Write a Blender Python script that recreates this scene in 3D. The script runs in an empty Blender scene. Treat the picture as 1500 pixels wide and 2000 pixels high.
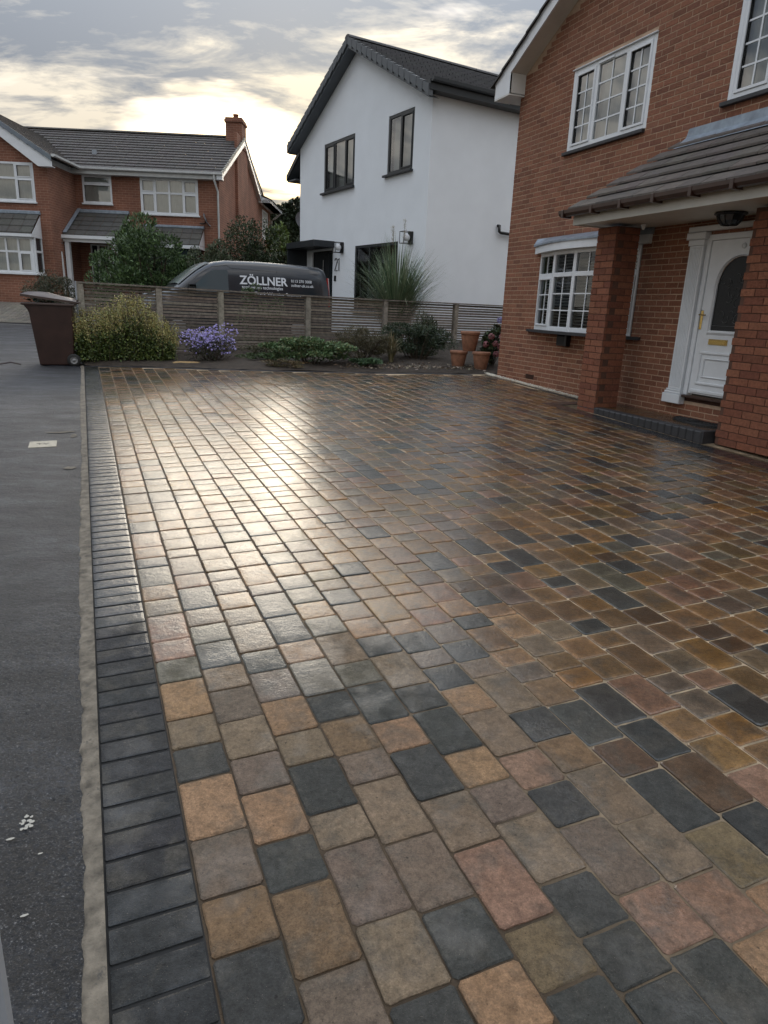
import bpy, math, random
import numpy as np
from mathutils import Vector, Matrix
R = math.radians
rnd = random.Random(7)
nprs = np.random.RandomState(5)
SC = bpy.context.scene
COL = SC.collection

# ---------------------------------------------------------------- camera, world, sun, exposure
F_PX = 1329.46; PITCH = .29016; ROLL = .04192; EYE = 1.4346
cam_d = bpy.data.cameras.new('camera'); cam = bpy.data.objects.new('camera', cam_d); COL.objects.link(cam)
SC.camera = cam
cp, sp, cr, sr = math.cos(PITCH), math.sin(PITCH), math.cos(ROLL), math.sin(ROLL)
_r = Vector((1, 0, 0)); _u = Vector((0, sp, cp)); _f = Vector((0, cp, -sp))
r2 = cr * _r + sr * _u; u2 = -sr * _r + cr * _u
cam.matrix_world = Matrix(((r2.x, u2.x, -_f.x, 0), (r2.y, u2.y, -_f.y, 0), (r2.z, u2.z, -_f.z, EYE), (0, 0, 0, 1)))
cam_d.sensor_fit = 'VERTICAL'; cam_d.sensor_height = 24.0; cam_d.lens = 24.0 * F_PX / 2000.0
cam_d.clip_start = .02; cam_d.clip_end = 3000

SUN_AZ, SUN_EL = R(-7), R(11)      # azimuth from +Y towards +X
w = bpy.data.worlds.new('World'); SC.world = w; w.use_nodes = True
nt = w.node_tree; nt.nodes.clear()
def N(t, loc=None, **k):
    n = nt.nodes.new(t)
    for a, b in k.items(): setattr(n, a, b)
    return n
def build_world():
    L = nt.links.new
    out = N('ShaderNodeOutputWorld'); bg = N('ShaderNodeBackground'); bg.inputs[1].default_value = .1
    L(bg.outputs[0], out.inputs[0])
    sky = N('ShaderNodeTexSky', sky_type='NISHITA', sun_disc=False, sun_elevation=SUN_EL, sun_rotation=SUN_AZ, air_density=1.2, dust_density=2.5)
    tc = N('ShaderNodeTexCoord'); sep = N('ShaderNodeSeparateXYZ'); L(tc.outputs['Generated'], sep.inputs[0])
    def M(op, a, b=None, c=None, clamp=False):
        n = N('ShaderNodeMath', operation=op, use_clamp=clamp)
        for i, v in enumerate((a, b, c)):
            if v is None: continue
            if isinstance(v, (int, float)): n.inputs[i].default_value = v
            else: L(v, n.inputs[i])
        return n.outputs[0]
    z = M('MAXIMUM', sep.outputs[2], 0.0)
    den = M('ADD', z, .17)
    cx = M('DIVIDE', sep.outputs[0], den); cy = M('DIVIDE', sep.outputs[1], den)
    cmb = N('ShaderNodeCombineXYZ'); L(M('MULTIPLY', cx, .75), cmb.inputs[0]); L(M('MULTIPLY', cy, 1.35), cmb.inputs[1])
    def noise(scale, detail, rough, dist, off):
        mp = N('ShaderNodeMapping'); mp.inputs['Location'].default_value = off; L(cmb.outputs[0], mp.inputs[0])
        n = N('ShaderNodeTexNoise'); n.inputs['Scale'].default_value = scale; n.inputs['Detail'].default_value = detail
        n.inputs['Roughness'].default_value = rough; n.inputs['Distortion'].default_value = dist
        L(mp.outputs[0], n.inputs['Vector']); return n.outputs[0]
    def ramp(x, pts):
        n = N('ShaderNodeValToRGB'); L(x, n.inputs[0]); cr_ = n.color_ramp
        while len(cr_.elements) < len(pts): cr_.elements.new(.5)
        for e, (p, c) in zip(cr_.elements, pts): e.position = p; e.color = (*c, 1) if len(c) == 3 else c
        return n.outputs[0]
    def mix(f, a, b, mode='MIX'):
        n = N('ShaderNodeMix', data_type='RGBA', blend_type=mode)
        if isinstance(f, (int, float)): n.inputs[0].default_value = f
        else: L(f, n.inputs[0])
        for i, v in ((6, a), (7, b)):
            if isinstance(v, tuple): n.inputs[i].default_value = (*v, 1)
            else: L(v, n.inputs[i])
        return n.outputs[2]
    n1 = noise(.95, 7, .58, .25, (3.1, 1.7, 0))          # large masses
    n2 = noise(3.6, 9, .62, .5, (0.4, 5.2, 3))          # streaky ripple detail
    n3 = noise(10.5, 6, .6, .3, (1.4, 3.2, 5))
    sm = M('ADD', M('ADD', M('MULTIPLY', n1, .46), M('MULTIPLY', n2, .40)), M('MULTIPLY', n3, .14))
    # nearness to the hidden sun
    dv = N('ShaderNodeVectorMath', operation='DOT_PRODUCT'); L(tc.outputs['Generated'], dv.inputs[0])
    dv.inputs[1].default_value = (math.sin(SUN_AZ) * math.cos(SUN_EL), math.cos(SUN_AZ) * math.cos(SUN_EL), math.sin(SUN_EL))
    d = M('MAXIMUM', dv.outputs['Value'], 0.0)
    glow = M('POWER', d, 9.0); glow2 = M('POWER', d, 90.0)
    low = M('SUBTRACT', 1.0, M('MULTIPLY', z, 2.1), clamp=True)      # 1 at the horizon
    lowp = M('POWER', low, 2.0)
    warm = M('ADD', M('MULTIPLY', glow, .55), M('MULTIPLY', lowp, .38), clamp=True)
    # light parts of the cloud, shaded parts of the cloud, clear gaps
    lit = mix(warm, (1.80, 1.70, 1.56), (1.78, 1.52, 1.06))
    shade = mix(warm, (.42, .49, .60), (.74, .76, .79))
    cloud = mix(ramp(M('ADD', sm, M('MULTIPLY', M('SUBTRACT', lowp, .35), .10)), [(.45, (0, 0, 0)), (.495, (.30, .30, .30)), (.555, (1, 1, 1))]), shade, lit)
    gap = mix(.85, sky.outputs[0], (1.05, 1.35, 1.7))
    gmask = ramp(noise(.9, 6, .55, .4, (7.7, 2.2, 9)), [(.56, (0, 0, 0)), (.68, (1, 1, 1))])
    col = mix(M('MULTIPLY', gmask, .8), cloud, gap)
    col = mix(M('MULTIPLY', glow2, .10, clamp=True), col, (2.5, 2.1, 1.4))
    col = mix(M('MULTIPLY', M('POWER', low, 9.0), .55), col, (1.75, 1.75, 1.6))
    # an overcast sky brightens smoothly towards the zenith
    zen = M('ADD', .92, M('MULTIPLY', M('MULTIPLY', M('POWER', z, 2.0), M('ADD', 1.0, M('MULTIPLY', M('POWER', d, 3.0), .6))), 5.2))
    vm = N('ShaderNodeVectorMath', operation='SCALE'); L(col, vm.inputs[0]); L(zen, vm.inputs['Scale'])
    L(vm.outputs[0], bg.inputs[0])
build_world()
sun_d = bpy.data.lights.new('sun', 'SUN'); sun_d.energy = .5; sun_d.angle = R(34); sun_d.color = (1, .88, .70)
sun = bpy.data.objects.new('sun', sun_d); COL.objects.link(sun)
sdir = Vector((math.sin(SUN_AZ) * math.cos(SUN_EL), math.cos(SUN_AZ) * math.cos(SUN_EL), math.sin(SUN_EL)))
sun.rotation_euler = sdir.to_track_quat('Z', 'Y').to_euler()
vs = SC.view_settings; vs.view_transform = 'Standard'; vs.look = 'None'; vs.gamma = 1; vs.use_curve_mapping = False; vs.exposure = 2.08
SC.cycles.max_bounces = 6; SC.cycles.transparent_max_bounces = 12; SC.cycles.caustics_reflective = False; SC.cycles.caustics_refractive = False

# ---------------------------------------------------------------- frames
def hd(a): return np.array([math.sin(a), math.cos(a), 0.])
def rt(a): return hd(a + math.pi / 2)
AZB, SU, SV = -.41177, .03065, .0188
HB, RB = hd(AZB), rt(AZB)
def gz(x, y):
    u = x * HB[0] + y * HB[1]; v = x * RB[0] + y * RB[1]
    z = SU * u + SV * v
    t = min(1, max(0, (y - 19.4) / 3.4)); k = min(1, max(0, (-x - 6.5) / 2.0))
    z += .42 * t * t * (3 - 2 * t) * k
    if y > 40: z += -.03065 * (y - 40) * .9
    return z
def uv2w(u, v, dz=0.): return np.array([HB[0] * u + RB[0] * v, HB[1] * u + RB[1] * v, SU * u + SV * v + dz])
AZA, AZG, AZC = -.38991, -.55156, 1.55255
OA = np.array([1.811, 11.686, .425]); OG = np.array([.697, 17., .60]); OC = np.array([-6.003, 25., .85])
def frame(o, az): return Matrix.Translation(Vector(o)) @ Matrix.Rotation(math.atan2(-hd(az)[1], -hd(az)[0]), 4, 'Z')
MA = frame(OA, AZA); MG = frame(OG, AZG); MC = Matrix.Translation(Vector(OC)) @ Matrix.Rotation(math.atan2(hd(AZC)[1], hd(AZC)[0]), 4, 'Z')
MD = Matrix(((RB[0], HB[0], 0, 0), (RB[1], HB[1], 0, 0), (0, 0, 1, 0), (0, 0, 0, 1)))  # x = across (w), y = along (u)
def toA(s, t, z=0): v = MA @ Vector((s, t, z)); return np.array(v)
def uw(p): return float(p[0] * HB[0] + p[1] * HB[1]), float(p[0] * RB[0] + p[1] * RB[1])

# ---------------------------------------------------------------- materials
def mat(name, color=(.5, .5, .5), rough=.7, metal=0., noise=0., nscale=20., bump=0., bscale=200., tint=False, spec=.5,
        coat=0., coatr=.1, spots=None, streak=0., rvar=0., detail=4, gen='Object'):
    m = bpy.data.materials.new(name); m.use_nodes = True; t = m.node_tree; b = t.nodes['Principled BSDF']; L = t.links.new
    b.inputs['Roughness'].default_value = rough; b.inputs['Metallic'].default_value = metal
    b.inputs['Specular IOR Level'].default_value = spec
    b.inputs['Coat Weight'].default_value = coat; b.inputs['Coat Roughness'].default_value = coatr
    tc = t.nodes.new('ShaderNodeTexCoord'); src = tc.outputs[gen]
    if tint:
        a = t.nodes.new('ShaderNodeAttribute'); a.attribute_name = 'tint'; cur = a.outputs['Color']
    else:
        rgb = t.nodes.new('ShaderNodeRGB'); rgb.outputs[0].default_value = (*color, 1); cur = rgb.outputs[0]
    def nz(sc, det=detail, ro=.6, dist=0.):
        n = t.nodes.new('ShaderNodeTexNoise'); n.inputs['Scale'].default_value = sc; n.inputs['Detail'].default_value = det
        n.inputs['Roughness'].default_value = ro; n.inputs['Distortion'].default_value = dist; L(src, n.inputs['Vector']); return n
    def mx(f, a_, b_, mode):
        n = t.nodes.new('ShaderNodeMix'); n.data_type = 'RGBA'; n.blend_type = mode
        if isinstance(f, (int, float)): n.inputs[0].default_value = f
        else: L(f, n.inputs[0])
        for i, v in ((6, a_), (7, b_)):
            if isinstance(v, tuple): n.inputs[i].default_value = (*v[:3], 1)
            else: L(v, n.inputs[i])
        return n.outputs[2]
    if noise:
        n = nz(nscale); mr = t.nodes.new('ShaderNodeMapRange'); L(n.outputs[0], mr.inputs[0])
        mr.inputs[1].default_value = .3; mr.inputs[2].default_value = .7
        mr.inputs[3].default_value = 1 - noise; mr.inputs[4].default_value = 1 + noise
        vm = t.nodes.new('ShaderNodeVectorMath'); vm.operation = 'SCALE'; L(cur, vm.inputs[0]); L(mr.outputs[0], vm.inputs['Scale']); cur = vm.outputs[0]
        if rvar:
            r_ = t.nodes.new('ShaderNodeMapRange'); n3 = nz(nscale * .37, 3); L(n3.outputs[0], r_.inputs[0])
            r_.inputs[1].default_value = .35; r_.inputs[2].default_value = .65
            r_.inputs[3].default_value = rough - rvar; r_.inputs[4].default_value = rough + rvar; L(r_.outputs[0], b.inputs['Roughness'])
    if spots:
        sc, lo, c2 = spots; n = nz(sc, 6, .7)
        r_ = t.nodes.new('ShaderNodeMapRange'); L(n.outputs[0], r_.inputs[0]); r_.inputs[1].default_value = lo; r_.inputs[2].default_value = lo + .06
        cur = mx(r_.outputs[0], cur, c2, 'MIX')
    L(cur, b.inputs['Base Color'])
    if bump:
        n = nz(bscale, 5, .65); bp = t.nodes.new('ShaderNodeBump'); bp.inputs['Strength'].default_value = bump; bp.inputs['Distance'].default_value = .01
        L(n.outputs[0], bp.inputs['Height']); L(bp.outputs[0], b.inputs['Normal'])
        if coat: L(bp.outputs[0], b.inputs['Coat Normal'])
    return m
def glass_mat(name, tintc=(.9, .95, .95), rough=.02, fmul=1.0, add=.04):
    m = bpy.data.materials.new(name); m.use_nodes = True; t = m.node_tree; t.nodes.clear(); L = t.links.new
    o = t.nodes.new('ShaderNodeOutputMaterial'); mixs = t.nodes.new('ShaderNodeMixShader'); tr = t.nodes.new('ShaderNodeBsdfTransparent')
    gl = t.nodes.new('ShaderNodeBsdfGlossy'); fr = t.nodes.new('ShaderNodeFresnel'); fr.inputs[0].default_value = 1.52
    ma = t.nodes.new('ShaderNodeMath'); ma.operation = 'MULTIPLY_ADD'; ma.use_clamp = True
    ma.inputs[1].default_value = fmul; ma.inputs[2].default_value = add
    tr.inputs[0].default_value = (*tintc, 1); gl.inputs['Roughness'].default_value = rough; gl.inputs['Color'].default_value = (.95, .97, 1, 1)
    L(fr.outputs[0], ma.inputs[0]); L(ma.outputs[0], mixs.inputs[0]); L(tr.outputs[0], mixs.inputs[1]); L(gl.outputs[0], mixs.inputs[2]); L(mixs.outputs[0], o.inputs[0])
    return m
def brick_tex(name, c1, c2, mortar, course=.075, length=.225, axis='xz'):
    """far brickwork, too small to pick apart: colour and joints from a brick texture"""
    m = bpy.data.materials.new(name); m.use_nodes = True; t = m.node_tree; b = t.nodes['Principled BSDF']; L = t.links.new
    b.inputs['Roughness'].default_value = .88
    tc = t.nodes.new('ShaderNodeTexCoord'); sp_ = t.nodes.new('ShaderNodeSeparateXYZ'); L(tc.outputs['Object'], sp_.inputs[0])
    ad = t.nodes.new('ShaderNodeMath'); ad.operation = 'ADD'; L(sp_.outputs[0], ad.inputs[0]); L(sp_.outputs[1], ad.inputs[1])
    cb = t.nodes.new('ShaderNodeCombineXYZ'); L(ad.outputs[0], cb.inputs[0]); L(sp_.outputs[2], cb.inputs[1])
    br = t.nodes.new('ShaderNodeTexBrick'); L(cb.outputs[0], br.inputs['Vector'])
    br.inputs['Color1'].default_value = (*c1, 1); br.inputs['Color2'].default_value = (*c2, 1); br.inputs['Mortar'].default_value = (*mortar, 1)
    br.inputs['Scale'].default_value = 1; br.inputs['Mortar Size'].default_value = .006; br.inputs['Mortar Smooth'].default_value = .3
    br.inputs['Brick Width'].default_value = length; br.inputs['Row Height'].default_value = course; br.inputs['Bias'].default_value = -.1
    n = t.nodes.new('ShaderNodeTexNoise'); n.inputs['Scale'].default_value = 1.3; n.inputs['Detail'].default_value = 5; L(tc.outputs['Object'], n.inputs['Vector'])
    mr = t.nodes.new('ShaderNodeMapRange'); L(n.outputs[0], mr.inputs[0]); mr.inputs[1].default_value = .3; mr.inputs[2].default_value = .7; mr.inputs[3].default_value = .78; mr.inputs[4].default_value = 1.22
    vm = t.nodes.new('ShaderNodeVectorMath'); vm.operation = 'SCALE'; L(br.outputs[0], vm.inputs[0]); L(mr.outputs[0], vm.inputs['Scale']); L(vm.outputs[0], b.inputs['Base Color'])
    bp = t.nodes.new('ShaderNodeBump'); bp.inputs['Strength'].default_value = .5; bp.inputs['Distance'].default_value = .01; bp.invert = True
    L(br.outputs['Fac'], bp.inputs['Height']); L(bp.outputs[0], b.inputs['Normal'])
    return m

def paver_mat():
    m = bpy.data.materials.new('wet_paver'); m.use_nodes = True; t = m.node_tree; b = t.nodes['Principled BSDF']; L = t.links.new
    g = t.nodes.new('ShaderNodeNewGeometry'); src = g.outputs['Position']
    def nz(sc, det, ro=.6, dist=0.):
        n = t.nodes.new('ShaderNodeTexNoise'); n.inputs['Scale'].default_value = sc; n.inputs['Detail'].default_value = det; n.inputs['Roughness'].default_value = ro
        n.inputs['Distortion'].default_value = dist; L(src, n.inputs['Vector']); return n.outputs[0]
    def mr(x, a, b_, c, d):
        n = t.nodes.new('ShaderNodeMapRange'); L(x, n.inputs[0])
        for i, v in enumerate((a, b_, c, d)):
            if isinstance(v, (int, float)): n.inputs[i + 1].default_value = v
            else: L(v, n.inputs[i + 1])
        return n.outputs[0]
    def mth(op, a, b_=None, c=None, cl=False):
        n = t.nodes.new('ShaderNodeMath'); n.operation = op; n.use_clamp = cl
        for i, v in enumerate((a, b_, c)):
            if v is None: continue
            if isinstance(v, (int, float)): n.inputs[i].default_value = v
            else: L(v, n.inputs[i])
        return n.outputs[0]
    a = t.nodes.new('ShaderNodeAttribute'); a.attribute_name = 'tint'
    wt = t.nodes.new('ShaderNodeAttribute'); wt.attribute_name = 'wet'; wet0 = wt.outputs['Fac']
    wet = mth('ADD', wet0, mth('ADD', mr(nz(9, 3), .3, .7, -.2, .2), mr(nz(2.2, 3, .5, .4), .32, .68, -.20, .20)), cl=True)
    mott = mth('MULTIPLY', mr(nz(22, 5, .7, .6), .3, .7, .70, 1.28), mth('MULTIPLY', mr(nz(75, 6, .8), .30, .70, .60, 1.40), mth('MULTIPLY', mr(nz(230, 3, .7), .3, .7, .75, 1.25), mr(nz(95, 2, .5), .24, .31, .35, 1.))))
    ed = t.nodes.new('ShaderNodeAttribute'); ed.attribute_name = 'edge'
    rim = mth('MULTIPLY', mth('POWER', ed.outputs['Fac'], 1.7), mr(nz(14, 4, .65), .32, .68, .15, 1.1), cl=True)
    rimw = mth('MULTIPLY', rim, mr(wet0, .25, .7, 0., 1.))
    k = mth('MULTIPLY', mth('MULTIPLY', mott, mr(wet, 0., 1., 1.06, .50)), mth('ADD', 1., mth('MULTIPLY', rimw, 1.1)))
    v1 = t.nodes.new('ShaderNodeVectorMath'); v1.operation = 'SCALE'; 
    bl = t.nodes.new('ShaderNodeMix'); bl.data_type = 'RGBA'; L(mr(nz(8.5, 4, .6, .5), .50, .66, 0., .55), bl.inputs[0]); L(a.outputs['Color'], bl.inputs[6]); bl.inputs[7].default_value = (.085, .078, .064, 1)
    L(bl.outputs[2], v1.inputs[0]); L(k, v1.inputs['Scale'])
    hs = t.nodes.new('ShaderNodeHueSaturation'); L(v1.outputs[0], hs.inputs['Color']); L(mr(wet, 0., 1., 1.0, 1.24), hs.inputs['Saturation'])
    # pale grit specks
    sp = nz(420, 2, .5); spm = mr(sp, .70, .74, 0., .55)
    mx = t.nodes.new('ShaderNodeMix'); mx.data_type = 'RGBA'; L(spm, mx.inputs[0]); L(hs.outputs[0], mx.inputs[6]); mx.inputs[7].default_value = (.42, .36, .28, 1)
    L(mx.outputs[2], b.inputs['Base Color'])
    fl = nz(5.0, 4, .6)
    L(mth('ADD', mr(wet, 0., .8, .66, .40), mr(nz(30, 4), .3, .7, -.07, .09), cl=True), b.inputs['Roughness'])
    L(mr(wet, .1, .6, .30, .12), b.inputs['Specular IOR Level'])
    L(mth('MULTIPLY', mr(wet, .12, .55, 0., 1.), mth('SUBTRACT', 1., mth('MULTIPLY', rimw, .35))), b.inputs['Coat Weight']); L(mr(fl, .32, .68, .08, .26), b.inputs['Coat Roughness']); b.inputs['Coat IOR'].default_value = 1.56
    bp = t.nodes.new('ShaderNodeBump'); bp.inputs['Strength'].default_value = .9; bp.inputs['Distance'].default_value = .006
    L(mth('ADD', nz(260, 4, .7), mth('MULTIPLY', nz(60, 3), 1.2)), bp.inputs['Height']); L(bp.outputs[0], b.inputs['Normal'])
    bp2 = t.nodes.new('ShaderNodeBump'); bp2.inputs['Strength'].default_value = .28; bp2.inputs['Distance'].default_value = .0035
    L(mth('ADD', nz(120, 3, .6), mth('MULTIPLY', nz(34, 3), 1.3)), bp2.inputs['Height']); L(bp2.outputs[0], b.inputs['Coat Normal'])
    return m

MT = {}
MT['paver'] = paver_mat()
MT['joint'] = mat('joint_sand', (.24, .18, .115), .8, noise=.4, nscale=9, bump=.8, bscale=300)
def _joint():
    m = MT['joint']; t = m.node_tree; b = t.nodes['Principled BSDF']; L = t.links.new
    src = b.inputs['Base Color'].links[0].from_socket
    g = t.nodes.new('ShaderNodeNewGeometry'); dp = t.nodes.new('ShaderNodeVectorMath'); dp.operation = 'DOT_PRODUCT'; L(g.outputs['Position'], dp.inputs[0])
    dp.inputs[1].default_value = (RB[0] + .12 * HB[0], RB[1] + .12 * HB[1], 0)
    n = t.nodes.new('ShaderNodeTexNoise'); n.inputs['Scale'].default_value = 2.5; L(g.outputs['Position'], n.inputs['Vector'])
    ad = t.nodes.new('ShaderNodeMath'); ad.operation = 'ADD'; L(dp.outputs['Value'], ad.inputs[0]); L(n.outputs[0], ad.inputs[1])
    mr = t.nodes.new('ShaderNodeMapRange'); L(ad.outputs[0], mr.inputs[0]); mr.inputs[1].default_value = 1.5; mr.inputs[2].default_value = 2.8
    mx = t.nodes.new('ShaderNodeMix'); mx.data_type = 'RGBA'; mx.blend_type = 'MULTIPLY'; mx.inputs[0].default_value = 1; L(src, mx.inputs[6])
    m2 = t.nodes.new('ShaderNodeMix'); m2.data_type = 'RGBA'; L(mr.outputs[0], m2.inputs[0]); m2.inputs[6].default_value = (.30, .27, .24, 1); m2.inputs[7].default_value = (1.9, 1.95, 2.0, 1)
    L(m2.outputs[2], mx.inputs[7]); L(mx.outputs[2], b.inputs['Base Color'])
_joint()
MT['blackjoint'] = mat('dark_joint', (.012, .012, .012), .85, noise=.3, nscale=20)
MT['brick'] = mat('house_brick', tint=True, rough=.86, noise=.22, nscale=38, bump=.9, bscale=90, detail=6)
MT['mortar'] = mat('mortar', (.47, .33, .23), .9, noise=.18, nscale=8, bump=.4, bscale=150)
MT['mortar_red'] = mat('mortar_red', (.10, .050, .034), .9, noise=.2, nscale=8, bump=.4, bscale=150)
MT['upvc'] = mat('white_plastic', (.74, .77, .80), .32, noise=.05, nscale=6)
MT['upvc_old'] = mat('white_board', (.66, .66, .62), .45, noise=.10, nscale=3, spots=(14, .66, (.40, .40, .36)))
MT['white_weath'] = mat('white_gutter', (.60, .62, .62), .4, noise=.12, nscale=4)
MT['render'] = mat('white_render', (.82, .86, .90), .88, noise=.035, nscale=1.2, bump=.35, bscale=120)
MT['anthra'] = mat('dark_grey_metal', (.022, .026, .030), .42, noise=.1, nscale=5)
MT['anthra_soffit'] = mat('grey_soffit', (.10, .115, .13), .5, noise=.08, nscale=3)
MT['tile_dark'] = mat('dark_roof_tile', tint=True, rough=.72, noise=.2, nscale=12, bump=.5, bscale=140, spots=(24, .69, (.30, .31, .28)))
MT['tile_plain'] = mat('roof_tile_far', tint=True, rough=.6, noise=.2, nscale=5, bump=.3, bscale=60)
MT['lead'] = mat('lead_flashing', (.27, .32, .38), .42, metal=.25, noise=.25, nscale=9, bump=.25, bscale=30)
MT['brown_pl'] = mat('brown_plastic', (.045, .022, .016), .3, noise=.15, nscale=6)
MT['slate'] = mat('dark_sill', (.035, .035, .038), .55, noise=.2, nscale=15)
MT['glass'] = glass_mat('window_glass')
MT['glass_up'] = glass_mat('window_glass_bright', add=.10, fmul=1.3)
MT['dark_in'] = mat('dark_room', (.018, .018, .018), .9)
MT['net'] = mat('net_curtain', (.50, .50, .47), .9, noise=.08, nscale=5)
MT['blind'] = mat('slatted_blind', (.30, .30, .27), .6)
MT['gold'] = mat('brass', (.62, .44, .16), .25, metal=1.)
MT['black'] = mat('black_plastic', (.012, .012, .013), .4)
MT['opal'] = mat('opal_glass', (.75, .76, .78), .3)
MT['asph'] = None
MT['wood'] = mat('weathered_wood', tint=True, rough=.8, noise=.35, nscale=14, bump=.6, bscale=80)
MT['bin'] = mat('brown_bin_plastic', (.040, .019, .015), .38, noise=.25, nscale=5, bump=.1, bscale=90)
MT['binlid'] = mat('bin_lid_plastic', (.055, .034, .029), .30, noise=.2, nscale=7)
MT['rubber'] = mat('rubber', (.012, .012, .012), .6)
MT['alu'] = mat('grey_rim', (.25, .25, .25), .45)
MT['terra'] = mat('terracotta', (.27, .125, .072), .75, noise=.35, nscale=10, bump=.3, bscale=70, spots=(9, .60, (.20, .09, .055)))
MT['soil'] = mat('garden_soil', (.045, .034, .025), .95, noise=.4, nscale=12, bump=1., bscale=60)
MT['sand'] = mat('building_sand', (.36, .24, .11), .9, noise=.25, nscale=20, bump=.7, bscale=120)
MT['mortar_haunch'] = mat('concrete_haunch', (.150, .130, .102), .9, noise=.55, nscale=17, bump=1., bscale=48, spots=(26, .60, (.085, .078, .068)))
MT['gravel'] = mat('white_gravel', (.62, .58, .48), .7, noise=.3, nscale=60)
MT['leaf'] = mat('leaf', tint=True, rough=.5, noise=.25, nscale=6)
MT['petal'] = mat('petal', tint=True, rough=.7, noise=.15, nscale=20)
MT['stem'] = mat('stem', (.05, .035, .022), .8)
MT['van'] = mat('dark_blue_grey_paint', (.016, .020, .028), .28, metal=.1, coat=.7, coatr=.06)
MT['vanside'] = mat('van_side_glass_sky_tint', (.080, .105, .118), .05, spec=1.)  # base colour lightened to stand in for sky reflected in the side window
MT['vanglass'] = mat('dark_tinted_glass', (.02, .028, .034), .05, spec=.8)
MT['doorglass'] = mat('obscure_dark_glass', (.022, .024, .026), .3, spec=.25, bump=.4, bscale=60)
MT['screen'] = glass_mat('windscreen', add=.30, fmul=2.0, rough=.04)
MT['carblack'] = mat('black_car_paint', (.012, .014, .016), .2, coat=.8, coatr=.05)
MT['red'] = mat('red_lens', (.30, .012, .012), .2)
MT['clearlens'] = mat('pale_lens', (.55, .42, .42), .2)
MT['letter'] = mat('white_vinyl', (.72, .75, .80), .5)
MT['ironwork'] = mat('worn_metal_cover', (.42, .38, .30), .6, noise=.25, nscale=30, bump=.4, bscale=150)
MT['farpave'] = mat('buff_block_paving', (.17, .155, .13), .8, noise=.15, nscale=6)
MT['brickC'] = brick_tex('far_brick', (.24, .102, .064), (.19, .080, .052), (.33, .21, .15))
MT['mat'] = mat('black_rubber_mat', (.015, .015, .016), .5, bump=.5, bscale=60)
MT['grey'] = mat('pale_grey_metal', (.30, .33, .37), .5)
MT['paint'] = mat('spilt_white_paint', (.36, .35, .31), .7)
MT['leadpat'] = mat('lead_came', (.16, .17, .17), .35)

def asphalt():
    m = bpy.data.materials.new('wet_asphalt'); m.use_nodes = True; t = m.node_tree; b = t.nodes['Principled BSDF']; L = t.links.new
    g = t.nodes.new('ShaderNodeNewGeometry')
    def nz(sc, det, ro=.6, dist=0., s=None):
        n = t.nodes.new('ShaderNodeTexNoise'); n.inputs['Scale'].default_value = sc; n.inputs['Detail'].default_value = det; n.inputs['Roughness'].default_value = ro
        n.inputs['Distortion'].default_value = dist; L(s or g.outputs['Position'], n.inputs['Vector']); return n.outputs[0]
    def mr(x, a, b_, c, d):
        n = t.nodes.new('ShaderNodeMapRange'); L(x, n.inputs[0])
        for i, v in enumerate((a, b_, c, d)): n.inputs[i + 1].default_value = v
        return n.outputs[0]
    mp = t.nodes.new('ShaderNodeMapping'); mp.inputs['Scale'].default_value = (1.1, 2.2, 1); L(g.outputs['Position'], mp.inputs[0])
    big = nz(1.7, 8, .66, .1, mp.outputs[0]); fine = nz(62, 5, .75); mid = nz(14, 5)
    cr_ = t.nodes.new('ShaderNodeValToRGB'); L(big, cr_.inputs[0])
    cr_.color_ramp.elements.new(.5)
    for e, (p, c) in zip(cr_.color_ramp.elements, [(.36, (.003, .0035, .005, 1)), (.5, (.008, .010, .014, 1)), (.66, (.028, .033, .043, 1))]): e.position = p; e.color = c
    mx = t.nodes.new('ShaderNodeMix'); mx.data_type = 'RGBA'; L(mr(nz(190, 3, .6), .56, .70, 0, .55), mx.inputs[0]); L(cr_.outputs[0], mx.inputs[6]); mx.inputs[7].default_value = (.20, .20, .20, 1)
    gv = t.nodes.new('ShaderNodeVectorMath'); gv.operation = 'SCALE'; L(mx.outputs[2], gv.inputs[0]); L(mr(nz(70, 5, .8), .36, .66, .12, 2.3), gv.inputs['Scale'])
    L(gv.outputs[0], b.inputs['Base Color'])
    L(mr(big, .36, .64, .60, .38), b.inputs['Roughness']); b.inputs['Specular IOR Level'].default_value = .6; b.inputs['Coat Weight'].default_value = .12; b.inputs['Coat Roughness'].default_value = .2
    ad = t.nodes.new('ShaderNodeMath'); ad.operation = 'ADD'; L(fine, ad.inputs[0]); L(mid, ad.inputs[1])
    bp = t.nodes.new('ShaderNodeBump'); L(bp.outputs[0], b.inputs['Coat Normal']); bp.inputs['Strength'].default_value = 1.; bp.inputs['Distance'].default_value = .016; L(ad.outputs[0], bp.inputs['Height']); L(bp.outputs[0], b.inputs['Normal'])
    return m
MT['asph'] = asphalt()

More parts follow.
